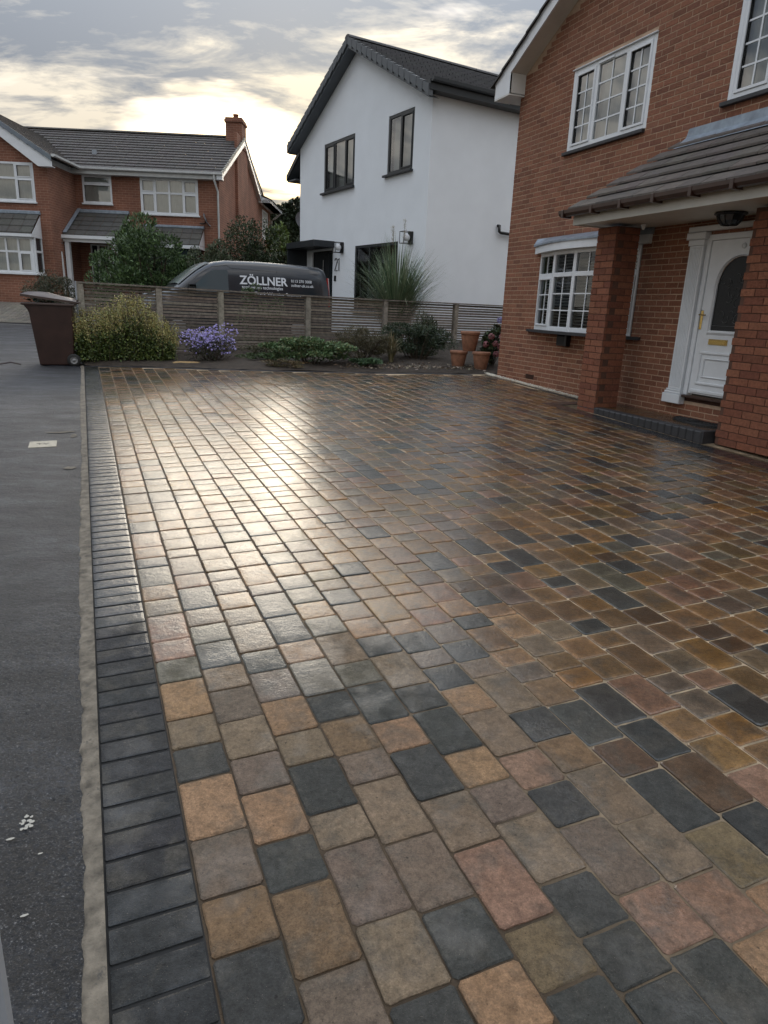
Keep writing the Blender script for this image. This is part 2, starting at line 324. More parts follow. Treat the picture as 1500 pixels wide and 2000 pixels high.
# ---------------------------------------------------------------- mesh builder
class MB:
    def __init__(s): s.v = []; s.f = []; s.t = []; s.w = []; s.sm = []; s.e = []
    def add(s, vs_, fs, tint=None, wet=0., smooth=False, edge=None):
        o = len(s.v); s.v += [tuple(map(float, p)) for p in vs_]; s.e += list(edge) if edge else [0.] * (len(s.v) - o)
        for f in fs: s.f.append(tuple(i + o for i in f)); s.t.append(tint or (.5, .5, .5)); s.w.append(wet); s.sm.append(smooth)
        return s
    def box(s, x0, x1, y0, y1, z0, z1, tint=None):
        return s.add([(x0, y0, z0), (x1, y0, z0), (x1, y1, z0), (x0, y1, z0), (x0, y0, z1), (x1, y0, z1), (x1, y1, z1), (x0, y1, z1)],
                     [(0, 3, 2, 1), (4, 5, 6, 7), (0, 1, 5, 4), (1, 2, 6, 5), (2, 3, 7, 6), (3, 0, 4, 7)], tint)
    def cbox(s, x0, x1, y0, y1, z0, z1, c, tint=None):
        """box with chamfered vertical and horizontal edges on the -y face"""
        v = [(x0, y1, z0), (x1, y1, z0), (x1, y1, z1), (x0, y1, z1), (x0, y0 + c, z0), (x1, y0 + c, z0), (x1, y0 + c, z1), (x0, y0 + c, z1),
             (x0 + c, y0, z0 + c), (x1 - c, y0, z0 + c), (x1 - c, y0, z1 - c), (x0 + c, y0, z1 - c)]
        return s.add(v, [(0, 1, 5, 4), (1, 2, 6, 5), (2, 3, 7, 6), (3, 0, 4, 7), (4, 5, 9, 8), (5, 6, 10, 9), (6, 7, 11, 10), (7, 4, 8, 11), (8, 9, 10, 11)], tint)
    def prism(s, poly, a, b, axis, tint=None, smooth=False):
        """extrude 2-D polygon along an axis: 'x' poly=(y,z), 'y' poly=(x,z), 'z' poly=(x,y)"""
        def P(p, k): return {'x': (k, p[0], p[1]), 'y': (p[0], k, p[1]), 'z': (p[0], p[1], k)}[axis]
        n = len(poly); v = [P(p, a) for p in poly] + [P(p, b) for p in poly]
        fs = [(i, (i + 1) % n, n + (i + 1) % n, n + i) for i in range(n)]
        o = len(s.f); s.add(v, fs, tint, smooth=smooth); s.add(v, [tuple(range(n))[::-1], tuple(range(n, 2 * n))], tint); return s
    def tube(s, pts, r, n=8, tint=None, r2=None, cap=True):
        pts = [Vector(p) for p in pts]; rings = []; m = len(pts); up = Vector((.13, .07, 1)).normalized()
        for i, p in enumerate(pts):
            d = (pts[min(i + 1, m - 1)] - pts[max(i - 1, 0)]).normalized()
            a = d.cross(up); a = a.normalized() if a.length > 1e-4 else Vector((1, 0, 0)); b = d.cross(a)
            rr = r if r2 is None else r + (r2 - r) * i / max(1, m - 1)
            rings.append([p + (a * math.cos(2 * math.pi * k / n) + b * math.sin(2 * math.pi * k / n)) * rr for k in range(n)])
        v = [q for ring in rings for q in ring]
        fs = [(i * n + k, i * n + (k + 1) % n, (i + 1) * n + (k + 1) % n, (i + 1) * n + k) for i in range(m - 1) for k in range(n)]
        s.add(v, fs, tint, smooth=True)
        if cap: s.add(v, [tuple(range(n))[::-1], tuple(range((m - 1) * n, m * n))], tint)
        return s
    def lathe(s, prof, c=(0, 0, 0), n=24, tint=None, smooth=True):
        v = []; m = len(prof)
        for r, z in prof:
            for k in range(n): a = 2 * math.pi * k / n; v.append((c[0] + r * math.cos(a), c[1] + r * math.sin(a), c[2] + z))
        return s.add(v, [(i * n + k, i * n + (k + 1) % n, (i + 1) * n + (k + 1) % n, (i + 1) * n + k) for i in range(m - 1) for k in range(n)], tint, smooth=smooth)
    def obj(s, name, material, parent=None, matrix=None, kind=None, label=None):
        me = bpy.data.meshes.new(name); me.from_pydata(s.v, [], s.f)
        me.polygons.foreach_set('use_smooth', s.sm)
        nl = len(me.loops)
        tt = me.color_attributes.new('tint', 'FLOAT_COLOR', 'CORNER')
        arr = np.repeat(np.array(s.t, dtype=np.float32).reshape(-1, 3), [len(f) for f in s.f], axis=0)
        tt.data.foreach_set('color', np.concatenate([arr, np.ones((nl, 1), np.float32)], 1).ravel())
        if any(s.w):
            ww = me.attributes.new('wet', 'FLOAT', 'FACE'); ww.data.foreach_set('value', np.array(s.w, dtype=np.float32))
        if any(s.e) and len(s.e) == len(s.v):
            ee = me.attributes.new('edge', 'FLOAT', 'POINT'); ee.data.foreach_set('value', np.array(s.e, dtype=np.float32))
        me.materials.append(material if not isinstance(material, str) else MT[material])
        return link(name, me, parent, matrix, kind, label)
def link(name, me, parent=None, matrix=None, kind=None, label=None):
    o = bpy.data.objects.new(name, me); COL.objects.link(o)
    if parent: o.parent = parent
    if matrix is not None: o.matrix_basis = matrix
    if kind: o['kind'] = kind
    if label: o['label'] = label
    return o
def thing(name, label, cat, matrix=None, group=None, loc=None, rz=0):
    o = bpy.data.objects.new(name, None); COL.objects.link(o); o.empty_display_size = .2
    if loc is not None: matrix = Matrix.Translation(Vector(loc)) @ Matrix.Rotation(rz, 4, 'Z')
    if matrix is not None: o.matrix_basis = matrix
    o['label'] = label; o['category'] = cat
    if group: o['group'] = group
    return o
def tagit(o, label, cat, group=None):
    o['label'] = label; o['category'] = cat
    if group: o['group'] = group
    return o
def text_obj(name, body, size, material, parent, matrix, extrude=.001, sx=1., align='CENTER', bold=0.):
    cu = bpy.data.curves.new(name, 'FONT'); cu.body = body; cu.size = size; cu.align_x = align; cu.align_y = 'CENTER'; cu.extrude = extrude; cu.offset = bold; cu.resolution_u = 3
    t = bpy.data.objects.new('tmp_text', cu); COL.objects.link(t); dg = bpy.context.evaluated_depsgraph_get()
    me = bpy.data.meshes.new_from_object(t.evaluated_get(dg)); bpy.data.objects.remove(t); bpy.data.curves.remove(cu)
    me.name = name; me.materials.clear(); me.materials.append(MT[material]); me.transform(Matrix.Diagonal((sx, 1, 1, 1)))
    return link(name, me, parent, matrix)
def jit(c, k=.1): m = 1 + rnd.uniform(-k, k); return tuple(max(.002, x * m * (1 + rnd.uniform(-k, k) * .25)) for x in c)
def box_obj(name, dims, material, parent, tint=None, **k): return MB().box(*dims, tint).obj(name, material, parent, **k)

# ---------------------------------------------------------------- walls with holes and bricks
def wall_holes(mb, x0, x1, z0, z1, y, holes, depth=.1, inside=None):
    xs = sorted({x0, x1, *[h[i] for h in holes for i in (0, 1) if x0 < h[i] < x1]}); zs = sorted({z0, z1, *[h[i] for h in holes for i in (2, 3) if z0 < h[i] < z1]})
    for a, b in zip(xs, xs[1:]):
        for c, d in zip(zs, zs[1:]):
            mx_, mz = (a + b) / 2, (c + d) / 2
            if any(h[0] < mx_ < h[1] and h[2] < mz < h[3] for h in holes): continue
            mb.add([(a, y, c), (b, y, c), (b, y, d), (a, y, d)], [(0, 1, 2, 3)])
    for h in holes:
        a, b, c, d = h[:4]
        mb.add([(a, y, c), (b, y, c), (b, y, d), (a, y, d), (a, y + depth, c), (b, y + depth, c), (b, y + depth, d), (a, y + depth, d)],
               [(0, 1, 5, 4), (1, 2, 6, 5), (2, 3, 7, 6), (3, 0, 4, 7)])
def brick_rects(x0, x1, z0, z1, course, length, holes, joint, clip=None, off=0., bond='stretcher'):
    out = []; n = int(round((z1 - z0) / course))
    for i in range(n):
        za, zb = z0 + i * course, z0 + (i + 1) * course - joint
        x = x0 - (length / 2 if i % 2 else 0) + off
        while x < x1:
            a, b = max(x, x0), min(x + length - joint, x1); x += length
            if b - a < .03: continue
            segs = [(a, b)]
            for h in holes:
                if zb <= h[2] or za >= h[3]: continue
                segs = [q for (p, r_) in segs for q in ((p, min(r_, h[0])), (max(p, h[1]), r_)) if q[1] - q[0] > .03]
            for p, r_ in segs:
                if clip and not clip(p, r_, zb): continue
                out.append((p, r_, za, zb))
    return out

# ================================================================= SETTING
def ground_sheet(name, pts, material, dz=0., kind='structure', n=None):
    mb = MB(); mb.add([(x, y, gz(x, y) + dz) for x, y in pts], [tuple(range(len(pts)))]); return mb.obj(name, material, kind=kind)
def build_ground():
    mb = MB(); xs = [-900, -300, -120, -60, -40, -30, -24, -20] + list(np.arange(-18, 12.1, 1.0)) + [14, 18, 25, 40, 80, 200, 900]
    ysn = [-400, -100, -30, -10, -5, -2, 0, 2, 4, 6, 8, 10, 12, 14, 16, 18, 19] + list(np.arange(19.4, 23.5, .4)) + [24, 26, 30, 34, 40, 60, 100, 200, 500, 1200]
    v = [(x, y, min(gz(x, y), 3) - .03 - .05 * (abs(x) > 200)) for y in ysn for x in xs]; k = len(xs)
    mb.add(v, [(j * k + i, j * k + i + 1, (j + 1) * k + i + 1, (j + 1) * k + i) for j in range(len(ysn) - 1) for i in range(k - 1)], smooth=True)
    mb.obj('ground', 'soil', kind='structure')
    # road: everything left of the driveway edging, as a gridded sheet
    mb = MB(); us = [-3, -1] + list(np.arange(0, 12.4, .05)) + [13, 14, 15, 16, 17]; jr = random.Random(4); jt = {}
    def edge(u): return -.112 + .006 * math.sin(u * 1.3) + .003 * math.sin(u * 8.7 + 1) + .004 * math.sin(u * 57.3) * math.sin(u * 13)
    rows = []
    for u in us:
        e = edge(u) + jr.uniform(-.007, .007) if u < 12.2 else -.13
        if .5 < u < 3.3: e = -.93
        rows.append([uv2w(u, e), uv2w(u, min(-.5, e - .01)), uv2w(u, -1.2), uv2w(u, -3), uv2w(u, -8), uv2w(u, -30)])
    v = [tuple(p) for r_ in rows for p in r_]
    mb.add(v, [(j * 6 + i, (j + 1) * 6 + i, (j + 1) * 6 + i + 1, j * 6 + i + 1) for j in range(len(rows) - 1) for i in range(5)], smooth=False)
    from mathutils import noise as mn
    uu = [.5]
    while uu[-1] < 3.36: uu.append(uu[-1] + .0065 + .0022 * uu[-1])
    ww = np.arange(0, 1.0001, 1 / 96.); v = []
    for u in uu:
        e = edge(u) + .006 * mn.noise(Vector((u * 60, 9, 0)))
        for t in ww:
            x = e + (-.945 - e) * t ** 1.15; a_ = mn.noise(Vector((u * 62, x * 62, 0))); b_ = mn.noise(Vector((u * 130, x * 130, 7))); c_ = mn.noise(Vector((u * 9, x * 9, 3)))
            h = .0042 * (1 - abs(a_) * 1.9) + .0022 * b_ + .0015 * c_ - .0030
            ft = min(1, max(0, (3.26 - u) / .25)) * min(1, max(0, (1 - t) / .12)); h = min(.0018, max(h, -.009)) * ft + .0007 * (1 - ft)
            v.append(uv2w(u, x, h if 0 < t else -.002))
    k = len(ww); near = MB(); near.add(v, [(j * k + i, j * k + i + 1, (j + 1) * k + i + 1, (j + 1) * k + i) for j in range(len(uu) - 1) for i in range(k - 1)], smooth=True)
    near.obj('road_surface', 'asph', kind='structure')
    # beyond, up to the neighbour's kerb line
    a = [(-30, 19.38), (-8.2, 19.38)]
    q = [uv2w(17, -.13), uv2w(17, -30)]
    mb.add([q[1], (-40, 19.38, gz(-40, 19.38)), (-6.9, 19.38, gz(-6.9, 19.38)), q[0]], [(0, 1, 2, 3)])
    o = mb.obj('road', 'asph', kind='structure')
    # haunching strip of mortar between the road and the edging
    from mathutils import noise as mn
    mb = MB(); us = list(np.arange(-.2, 3.2, .012)) + list(np.arange(3.2, 12.1, .05)); v = []; K = 9
    for u in us:
        e = edge(u) - .006 + .012 * mn.noise(Vector((u * 5, 0, 0))) * .5 + .004 * mn.noise(Vector((u * 70, 3, 0)))
        for k in range(K):
            t = k / (K - 1); w_ = e + (-.0615 - e) * t; n_ = mn.noise(Vector((u * 38, w_ * 38, 1))) + .6 * mn.noise(Vector((u * 95, w_ * 95, 4)))
            h = (-.004 if k == 0 else .0035 + .004 * t) + (.0062 * n_ if 0 < k < K - 1 else 0)
            v.append(uv2w(u, w_, h if k else -.004))
    mb.add(v, [(j * K + i, (j + 1) * K + i, (j + 1) * K + i + 1, j * K + i + 1) for j in range(len(us) - 1) for i in range(K - 1)], smooth=True)
    mb.obj('mortar_strip', 'mortar_haunch', kind='structure')
    # smear of mortar across the road edge
    for (u, a_, b_, wd) in ((6.95, -.42, -.14, .05), (5.6, -.24, -.14, .05), (6.75, -.2, -.14, .09)):
        mb = MB(); pts = []
        n = 14
        for k in range(n):
            an = 2 * math.pi * k / n; pts.append(uv2w(u + wd * math.sin(an) * rnd.uniform(.5, 1), (a_ + b_) / 2 + (b_ - a_) / 2 * math.cos(an) * rnd.uniform(.8, 1), .005))
        mb.add(pts, [tuple(range(n))]); tagit(mb.obj('mortar_smear', 'mortar_haunch'), {6.95: 'long pale mortar smear crossing the road edge, farther of the three', 5.6: 'short pale mortar smear on the road edge nearer than the metal cover', 6.75: 'small round mortar blot between the long smear and the metal cover'}[u], 'smear', 'mortar smears on the road')
    # neighbour's pale drive and the pale kerb line in front of it
    mb = MB(); xs = [-30, -20, -14, -12, -10, -9, -8.2]; ysn = [19.42] + list(np.arange(19.8, 24.6, .4))
    v = [(x, y, gz(x, y) + .012) for y in ysn for x in xs]; k = len(xs)
    mb.add(v, [(j * k + i, j * k + i + 1, (j + 1) * k + i + 1, (j + 1) * k + i) for j in range(len(ysn) - 1) for i in range(k - 1)])
    nd = mb.obj('neighbour_driveway', 'farpave', kind='structure')
    mb = MB()
    for i in range(34):          # blocks of the neighbour's drive, laid in rows
        for j in range(10):
            x = -12.9 + i * .12 + (.06 if j % 2 else 0); y = 19.5 + j * .3
            if x > -9.1 or j > 9: continue
            zz = gz(x, y) + .014; z2_ = gz(x, y + .28) + .014
            mb.add([(x + .004, y, zz), (x + .112, y, zz), (x + .112, y + .285, z2_), (x + .004, y + .285, z2_), (x + .004, y, zz + .012), (x + .112, y, zz + .012), (x + .112, y + .285, z2_ + .012), (x + .004, y + .285, z2_ + .012)],
                   [(4, 5, 6, 7), (0, 1, 5, 4), (1, 2, 6, 5), (3, 0, 4, 7)], jit((.16, .145, .12), .15))
    mb.obj('block', mat('buff_blocks', tint=True, rough=.75, noise=.1, nscale=9), nd, kind='stuff')
    mb = MB(); mb.box(-10.75, -9.75, 18.9, 18.95, gz(-10, 18.9), gz(-10, 18.9) + .004); tagit(mb.obj('road_line', 'paint'), 'short white painted line on the road beyond the brown bin', 'road marking')
build_ground()

# -------------------------------------------------- driveway
COLS = {'tan': (.250, .155, .088), 'pink': (.225, .136, .092), 'taupe': (.178, .130, .086), 'purple': (.140, .104, .078), 'slate': (.046, .047, .043),
        'olive': (.145, .108, .060), 'brown': (.170, .108, .062), 'ochre': (.225, .132, .064), 'green': (.112, .102, .074), 'dark': (.036, .038, .036), 'dbrown': (.100, .060, .036)}
FIX = {  # nearest rows, read from the photograph: (far end of the paver, colour) going away from the viewer
 0: [(.80, 'taupe'), (.99, 'slate'), (1.194, 'dark'), (1.355, 'brown'), (1.553, 'purple'), (1.792, 'tan'), (1.95, 'slate'), (2.11, 'taupe'), (2.35, 'tan'), (2.51, 'green'), (2.67, 'pink'), (2.91, 'pink'), (3.07, 'taupe'), (3.23, 'tan'), (3.47, 'green'), (3.60, 'slate'), (3.76, 'tan'), (4.0, 'pink')],
 1: [(.84, 'slate'), (1.077, 'purple'), (1.314, 'brown'), (1.477, 'slate'), (1.676, 'tan'), (1.84, 'purple'), (2.04, 'taupe'), (2.24, 'purple'), (2.40, 'taupe'), (2.60, 'slate'), (2.76, 'green'), (2.92, 'taupe'), (3.16, 'slate'), (3.32, 'pink')],
 2: [(.79, 'tan'), (.957, 'slate'), (1.156, 'taupe'), (1.398, 'purple'), (1.53, 'taupe'), (1.75, 'dark'), (1.91, 'taupe'), (2.11, 'tan'), (2.31, 'purple'), (2.47, 'slate'), (2.71, 'taupe'), (2.87, 'taupe'), (3.03, 'tan')],
 3: [(.80, 'brown'), (.955, 'tan'), (1.135, 'slate'), (1.359, 'purple'), (1.602, 'taupe'), (1.74, 'purple'), (1.93, 'brown'), (2.09, 'slate'), (2.33, 'green'), (2.49, 'tan'), (2.73, 'slate')],
 4: [(.86, 'slate'), (1.02, 'olive'), (1.27, 'pink'), (1.47, 'taupe'), (1.70, 'slate'), (1.86, 'tan'), (2.10, 'slate'), (2.26, 'green'), (2.50, 'taupe')],
 5: [(.80, 'slate'), (.94, 'slate'), (1.10, 'slate'), (1.318, 'taupe'), (1.468, 'purple'), (1.63, 'tan'), (1.87, 'slate'), (2.03, 'slate'), (2.27, 'taupe')],
 6: [(.83, 'slate'), (1.00, 'pink'), (1.24, 'purple'), (1.40, 'slate'), (1.56, 'pink'), (1.80, 'taupe'), (1.96, 'tan'), (2.12, 'slate')],
 7: [(.80, 'tan'), (.98, 'pink'), (1.19, 'taupe'), (1.42, 'taupe'), (1.58, 'brown'), (1.75, 'slate'), (1.99, 'taupe')],
 8: [(.90, 'tan'), (1.10, 'olive'), (1.34, 'slate'), (1.50, 'dbrown'), (1.74, 'slate'), (1.90, 'brown')],
 9: [(.95, 'brown'), (1.12, 'dark'), (1.36, 'dbrown'), (1.56, 'dark'), (1.80, 'slate')]}
def in_poly(x, y, P):
    c = False; j = len(P) - 1
    for i in range(len(P)):
        if (P[i][1] > y) != (P[j][1] > y) and x < (P[j][0] - P[i][0]) * (y - P[i][1]) / (P[j][1] - P[i][1]) + P[i][0]: c = not c
        j = i
    return c
def paver_mesh(mb, u0, u1, v0, v1, tint, wet, dz=0., rough=1., cham=.0040, tiltk=1.):
    """one block: irregular rounded outline, soft rim, very slightly domed top"""
    cu, cv = (u0 + u1) / 2, (v0 + v1) / 2; a, b = (u1 - u0) / 2, (v1 - v0) / 2; rc = .0074 * rough + .0015
    pts = []
    for qx, qy in ((1, 1), (-1, 1), (-1, -1), (1, -1)):
        a0 = {(1, 1): 0, (-1, 1): 90, (-1, -1): 180, (1, -1): 270}[(qx, qy)]
        r_ = rc * rnd.uniform(.7, 1.5)
        for k in ((12, 78) if rough > .95 else (5, 45, 85)):
            an = R(a0 + k); pts.append((cu + qx * (a - r_) + r_ * math.cos(an), cv + qy * (b - r_) + r_ * math.sin(an)))
        # a point along the following side
        nx = {(1, 1): (0, 1), (-1, 1): (-1, 0), (-1, -1): (0, -1), (1, -1): (1, 0)}[(qx, qy)]
        for fr in ((-.32, 0, .32) if rough > .95 else (-.3, .3) if rough > .5 else (0,)):
            if nx[0] == 0: pts.append((cu - nx[1] * fr * a * 1.6, cv + nx[1] * (b - rough * rnd.uniform(0, .0036) * rnd.random())))
            else: pts.append((cu + nx[0] * (a - rough * rnd.uniform(0, .0036) * rnd.random()), cv + nx[0] * fr * b * 1.6))
    n = len(pts); tx, ty = rnd.gauss(0, .004) * tiltk, rnd.gauss(0, .004) * tiltk
    def top(p, k, z): x, y = cu + (p[0] - cu) * k, cv + (p[1] - cv) * k; return tuple(uv2w(x, y, z + dz + tx * (x - cu) + ty * (y - cv)))
    v = [tuple(uv2w(p[0], p[1], -.012)) for p in pts]
    v += [top(p, 1, -.0022 * rough - .0010 + rnd.gauss(0, .0005) * rough) for p in pts]
    kk = 1 - cham / min(a, b)
    v += [top(p, kk, 0.) for p in pts]
    v += [top(p, .55, .0008) for p in pts]
    f = [(i, (i + 1) % n, n + (i + 1) % n, n + i) for i in range(n)]
    f2 = [(n + i, n + (i + 1) % n, 2 * n + (i + 1) % n, 2 * n + i) for i in range(n)] + [(2 * n + i, 2 * n + (i + 1) % n, 3 * n + (i + 1) % n, 3 * n + i) for i in range(n)] + [tuple(range(3 * n, 4 * n))]
    # outline runs in (u, v) = (away, right): flip so faces look up
    mb.add(v, [q[::-1] for q in f + f2], tint, max(.01, wet), smooth=False, edge=[1.] * (2 * n) + [.95] * n + [.12] * n)
CAMP = np.array([0, 0, EYE])
def shown(u, v):
    p = uv2w(u, v); d = p - CAMP; X = d @ np.array(r2); Z = d @ np.array(_f); Y = d @ np.array(u2)
    return Z > .2 and abs(X / Z) * F_PX < 790 and abs(Y / Z) * F_PX < 1060
def wetf(u, v):
    t = min(1, max(0, max((u - 1.75) / 1.5, (v * .9 + u * .5 - 1.6) / 1.3))); return .06 + .84 * t * t * (3 - 2 * t)
def build_driveway():
    root = bpy.data.objects.new('driveway', None); COL.objects.link(root); root['kind'] = 'structure'
    sA = lambda s, t: uw(toA(s, t))
    P = [(-1.6, .150), (11.93, .150), (11.69, .97), (11.22, 2.1), (10.62, 4.1), (10.30, 5.55), sA(-.15, -.16), sA(2.68, -.16), sA(2.68, -.84), sA(14, -.70), (-1.6, 8.2)]
    mb = MB(); mb.add([uv2w(u, v, -.0058) for u, v in [(-2, -.066), (12.05, -.066), (12.0, .15), (11.76, 1.0), (11.3, 2.13), (10.7, 4.15), (10.4, 5.6), sA(-.3, 0.), sA(3, 0), sA(3, -.6), sA(14, -.4), (-2, 9)]], [tuple(range(12))])
    mb.obj('bedding', 'joint', root)
    mb = MB(); mb.add([uv2w(u, v, -.0052) for u, v in [(-2, -.062), (12.05, -.062), (12.0, .147), (-2, .147)]], [(0, 1, 2, 3)]); mb.obj('edging_bed', 'blackjoint', root)
    weights = [('tan', 17), ('pink', 10), ('taupe', 18), ('purple', 9), ('slate', 13), ('olive', 7), ('brown', 16), ('ochre', 14), ('green', 4), ('dark', 4), ('dbrown', 5)]
    names = [a for a, k in weights for _ in range(k)]
    allp = []
    vmax = 8.0
    for row in range(int((vmax - .15) / .16)):
        v0 = .150 + row * .1602; v1 = v0 + .1602
        u = -1.6 + rnd.uniform(0, .1); cells = []
        fx = FIX.get(row)
        if fx:
            cells = []; prev = fx[0][0] - .2
            for e, c in fx: cells.append((prev, e, c)); prev = e
            u = prev
            uu = fx[0][0] - .2; back = []
            while uu > -1.4: l = rnd.choice((.16, .24, .2)); back.append((uu - l, uu, rnd.choice(names))); uu -= l
            cells = back + cells
        last = None
        while u < 12.2:
            l = rnd.choice((.121, .121, .161, .161, .161, .2, .24)); c = rnd.choice(names)
            cells.append((u, u + l, c)); u += l
        for a, b, c in cells:
            cu, cv = (a + b) / 2, (v0 + v1) / 2
            if not in_poly(cu, cv, P): continue
            # trim against the far edge
            if not (in_poly(b - .02, cv, P)): continue
            wetness = wetf(cu, cv) + rnd.gauss(0, .06)
            if cu > 9.5: wetness += .15
            d = np.linalg.norm(uv2w(cu, cv) - CAMP)
            allp.append((d if shown(cu, cv) else 99 + d, a, b, v0, v1, COLS[c], min(1, max(.02, wetness))))
    allp.sort(key=lambda q: q[0])
    far = MB()
    for i, (d, a, b, v0, v1, c, wt_) in enumerate(allp):
        g = .0031 + .0012 * min(1, max(0, (v0 - 1.2) / 1.5))
        if i < 300:
            mb = MB(); paver_mesh(mb, a + g, b - g, v0 + g * .8, v1 - g * .8, jit(c, .09), wt_, rnd.gauss(0, .0012)); mb.obj('paver', 'paver', root)
        else: paver_mesh(far, a + g, b - g, v0 + g * .8, v1 - g * .8, jit(c, .12), wt_, rnd.gauss(0, .0012), rough=1. if d < 9 else .9)
    far.obj('paver_field', 'paver', root, kind='stuff')
    # charcoal edging blocks: soldier course beside the road
    u = -1.2; i = 0
    u = 1.15446 - .1011 * 24
    while u < 12.0:
        mb = MB(); wt_ = .05 + .75 * wetf(u - .5, .1)
        paver_mesh(mb, u + .0056, u + .1011 - .0056, -.056, .143, jit((.030, .032, .034), .12), wt_, rnd.gauss(0, .0008), rough=.3, cham=.005, tiltk=.6)
        if u > -.2: mb.obj('edging_block', 'paver', root)
        u += .1011
    # dark edging round the porch and along the wall
    mb = MB()
    def run(s0, t0, s1, t1, wd, l=.1):
        n = int(math.hypot(s1 - s0, t1 - t0) / l); dx, dy = (s1 - s0) / n, (t1 - t0) / n; ln = math.hypot(dx, dy); nx, ny = -dy / ln * wd, dx / ln * wd
        for k in range(n):
            a = (s0 + dx * k, t0 + dy * k); q = [(a[0] + .03 * dx, a[1] + .03 * dy), (a[0] + .97 * dx, a[1] + .97 * dy), (a[0] + .97 * dx + nx, a[1] + .97 * dy + ny), (a[0] + .03 * dx + nx, a[1] + .03 * dy + ny)]
            vv = []
            for z_ in (-.03, 0.):
                for p in q: U, V = uw(toA(*p)); vv.append(uv2w(U, V, z_ + .002))
            mb.add(vv, [(4, 5, 6, 7), (0, 1, 5, 4), (1, 2, 6, 5), (2, 3, 7, 6), (3, 0, 4, 7)], jit((.032, .035, .040), .15), .75)
    run(2.75, -.86, 9.5, -.76, .19)
    run(2.74, -.16, 2.74, -.84, -.19)
    run(-.15, -.155, 2.72, -.155, .05, .2)
    mb.obj('dark_edging', 'paver', root, kind='stuff')
    mb = MB()
    fe = [(12.0, -.05), (12.0, .15), (11.76, 1.0), (11.28, 2.13), (10.68, 4.13), (10.36, 5.58), (10.2, 5.95)]
    for (ua, va), (ub, vb) in zip(fe, fe[1:]):
        n = max(1, int(math.hypot(ub - ua, vb - va) / .2))
        for k in range(n):
            p0 = (ua + (ub - ua) * k / n, va + (vb - va) * k / n); p1 = (ua + (ub - ua) * (k + .97) / n, va + (vb - va) * (k + .97) / n)
            vv = [uv2w(p0[0], p0[1], z_) for z_ in (-.03, .003)] + [uv2w(p1[0], p1[1], z_) for z_ in (-.03, .003)] + [uv2w(p0[0] - .09, p0[1], z_) for z_ in (-.03, .003)] + [uv2w(p1[0] - .09, p1[1], z_) for z_ in (-.03, .003)]
            mb.add(vv, [(0, 1, 3, 2), (1, 5, 7, 3), (4, 6, 7, 5), (0, 4, 5, 1), (2, 3, 7, 6)], jit((.03, .033, .038), .15), .5)
    mb.obj('far_edging', 'slate', root, kind='stuff')
    # white gravel against the wall
    mb = MB()
    for k in range(1500):
        s = rnd.uniform(-.6, 3.3); t = rnd.uniform(-.10, -.005)
        U, V = uw(toA(s, t)); c = uv2w(U, V, .004 + rnd.random() * .01); r_ = rnd.uniform(.006, .013)
        o = [(c[0] + r_ * math.cos(a) * rnd.uniform(.7, 1.1), c[1] + r_ * math.sin(a) * rnd.uniform(.7, 1.1), c[2]) for a in (0, 1.57, 3.14, 4.71)]
        mb.add(o + [(c[0], c[1], c[2] + r_ * .9)], [(0, 1, 4), (1, 2, 4), (2, 3, 4), (3, 0, 4)], smooth=True)
    mb.obj('gravel', 'gravel', kind='stuff')
build_driveway()

# ================================================================= HOUSE A (red brick, at the right)
BR_A = [(.255, .106, .060), (.225, .092, .052), (.275, .118, .068), (.195, .080, .047), (.25, .110, .066)]
BR_P = [(.24, .092, .050), (.215, .078, .043), (.265, .105, .058), (.185, .066, .038)]
def emit_bricks(rects, y, cols, parent, single, material='brick', stuffname='brickwork', proud=.0025, depth=.03, xf=None, matrix=None, cham=.0012):
    """rects (x0,x1,z0,z1); the `single` first ones are objects, the rest joined"""
    rest = MB()
    for i, (a, b, c, d) in enumerate(rects):
        t = jit(rnd.choice(cols), .08); yy = y - proud - rnd.random() * .0015
        if i < single:
            mb = MB(); mb.cbox(a, b, yy, y + depth, c, d, cham, t); o = mb.obj('brick', material, parent, matrix=matrix)
        else: rest.cbox(a, b, yy, y + depth, c, d, cham, t)
    if rest.v: rest.obj(stuffname, material, parent, matrix=matrix, kind='stuff')
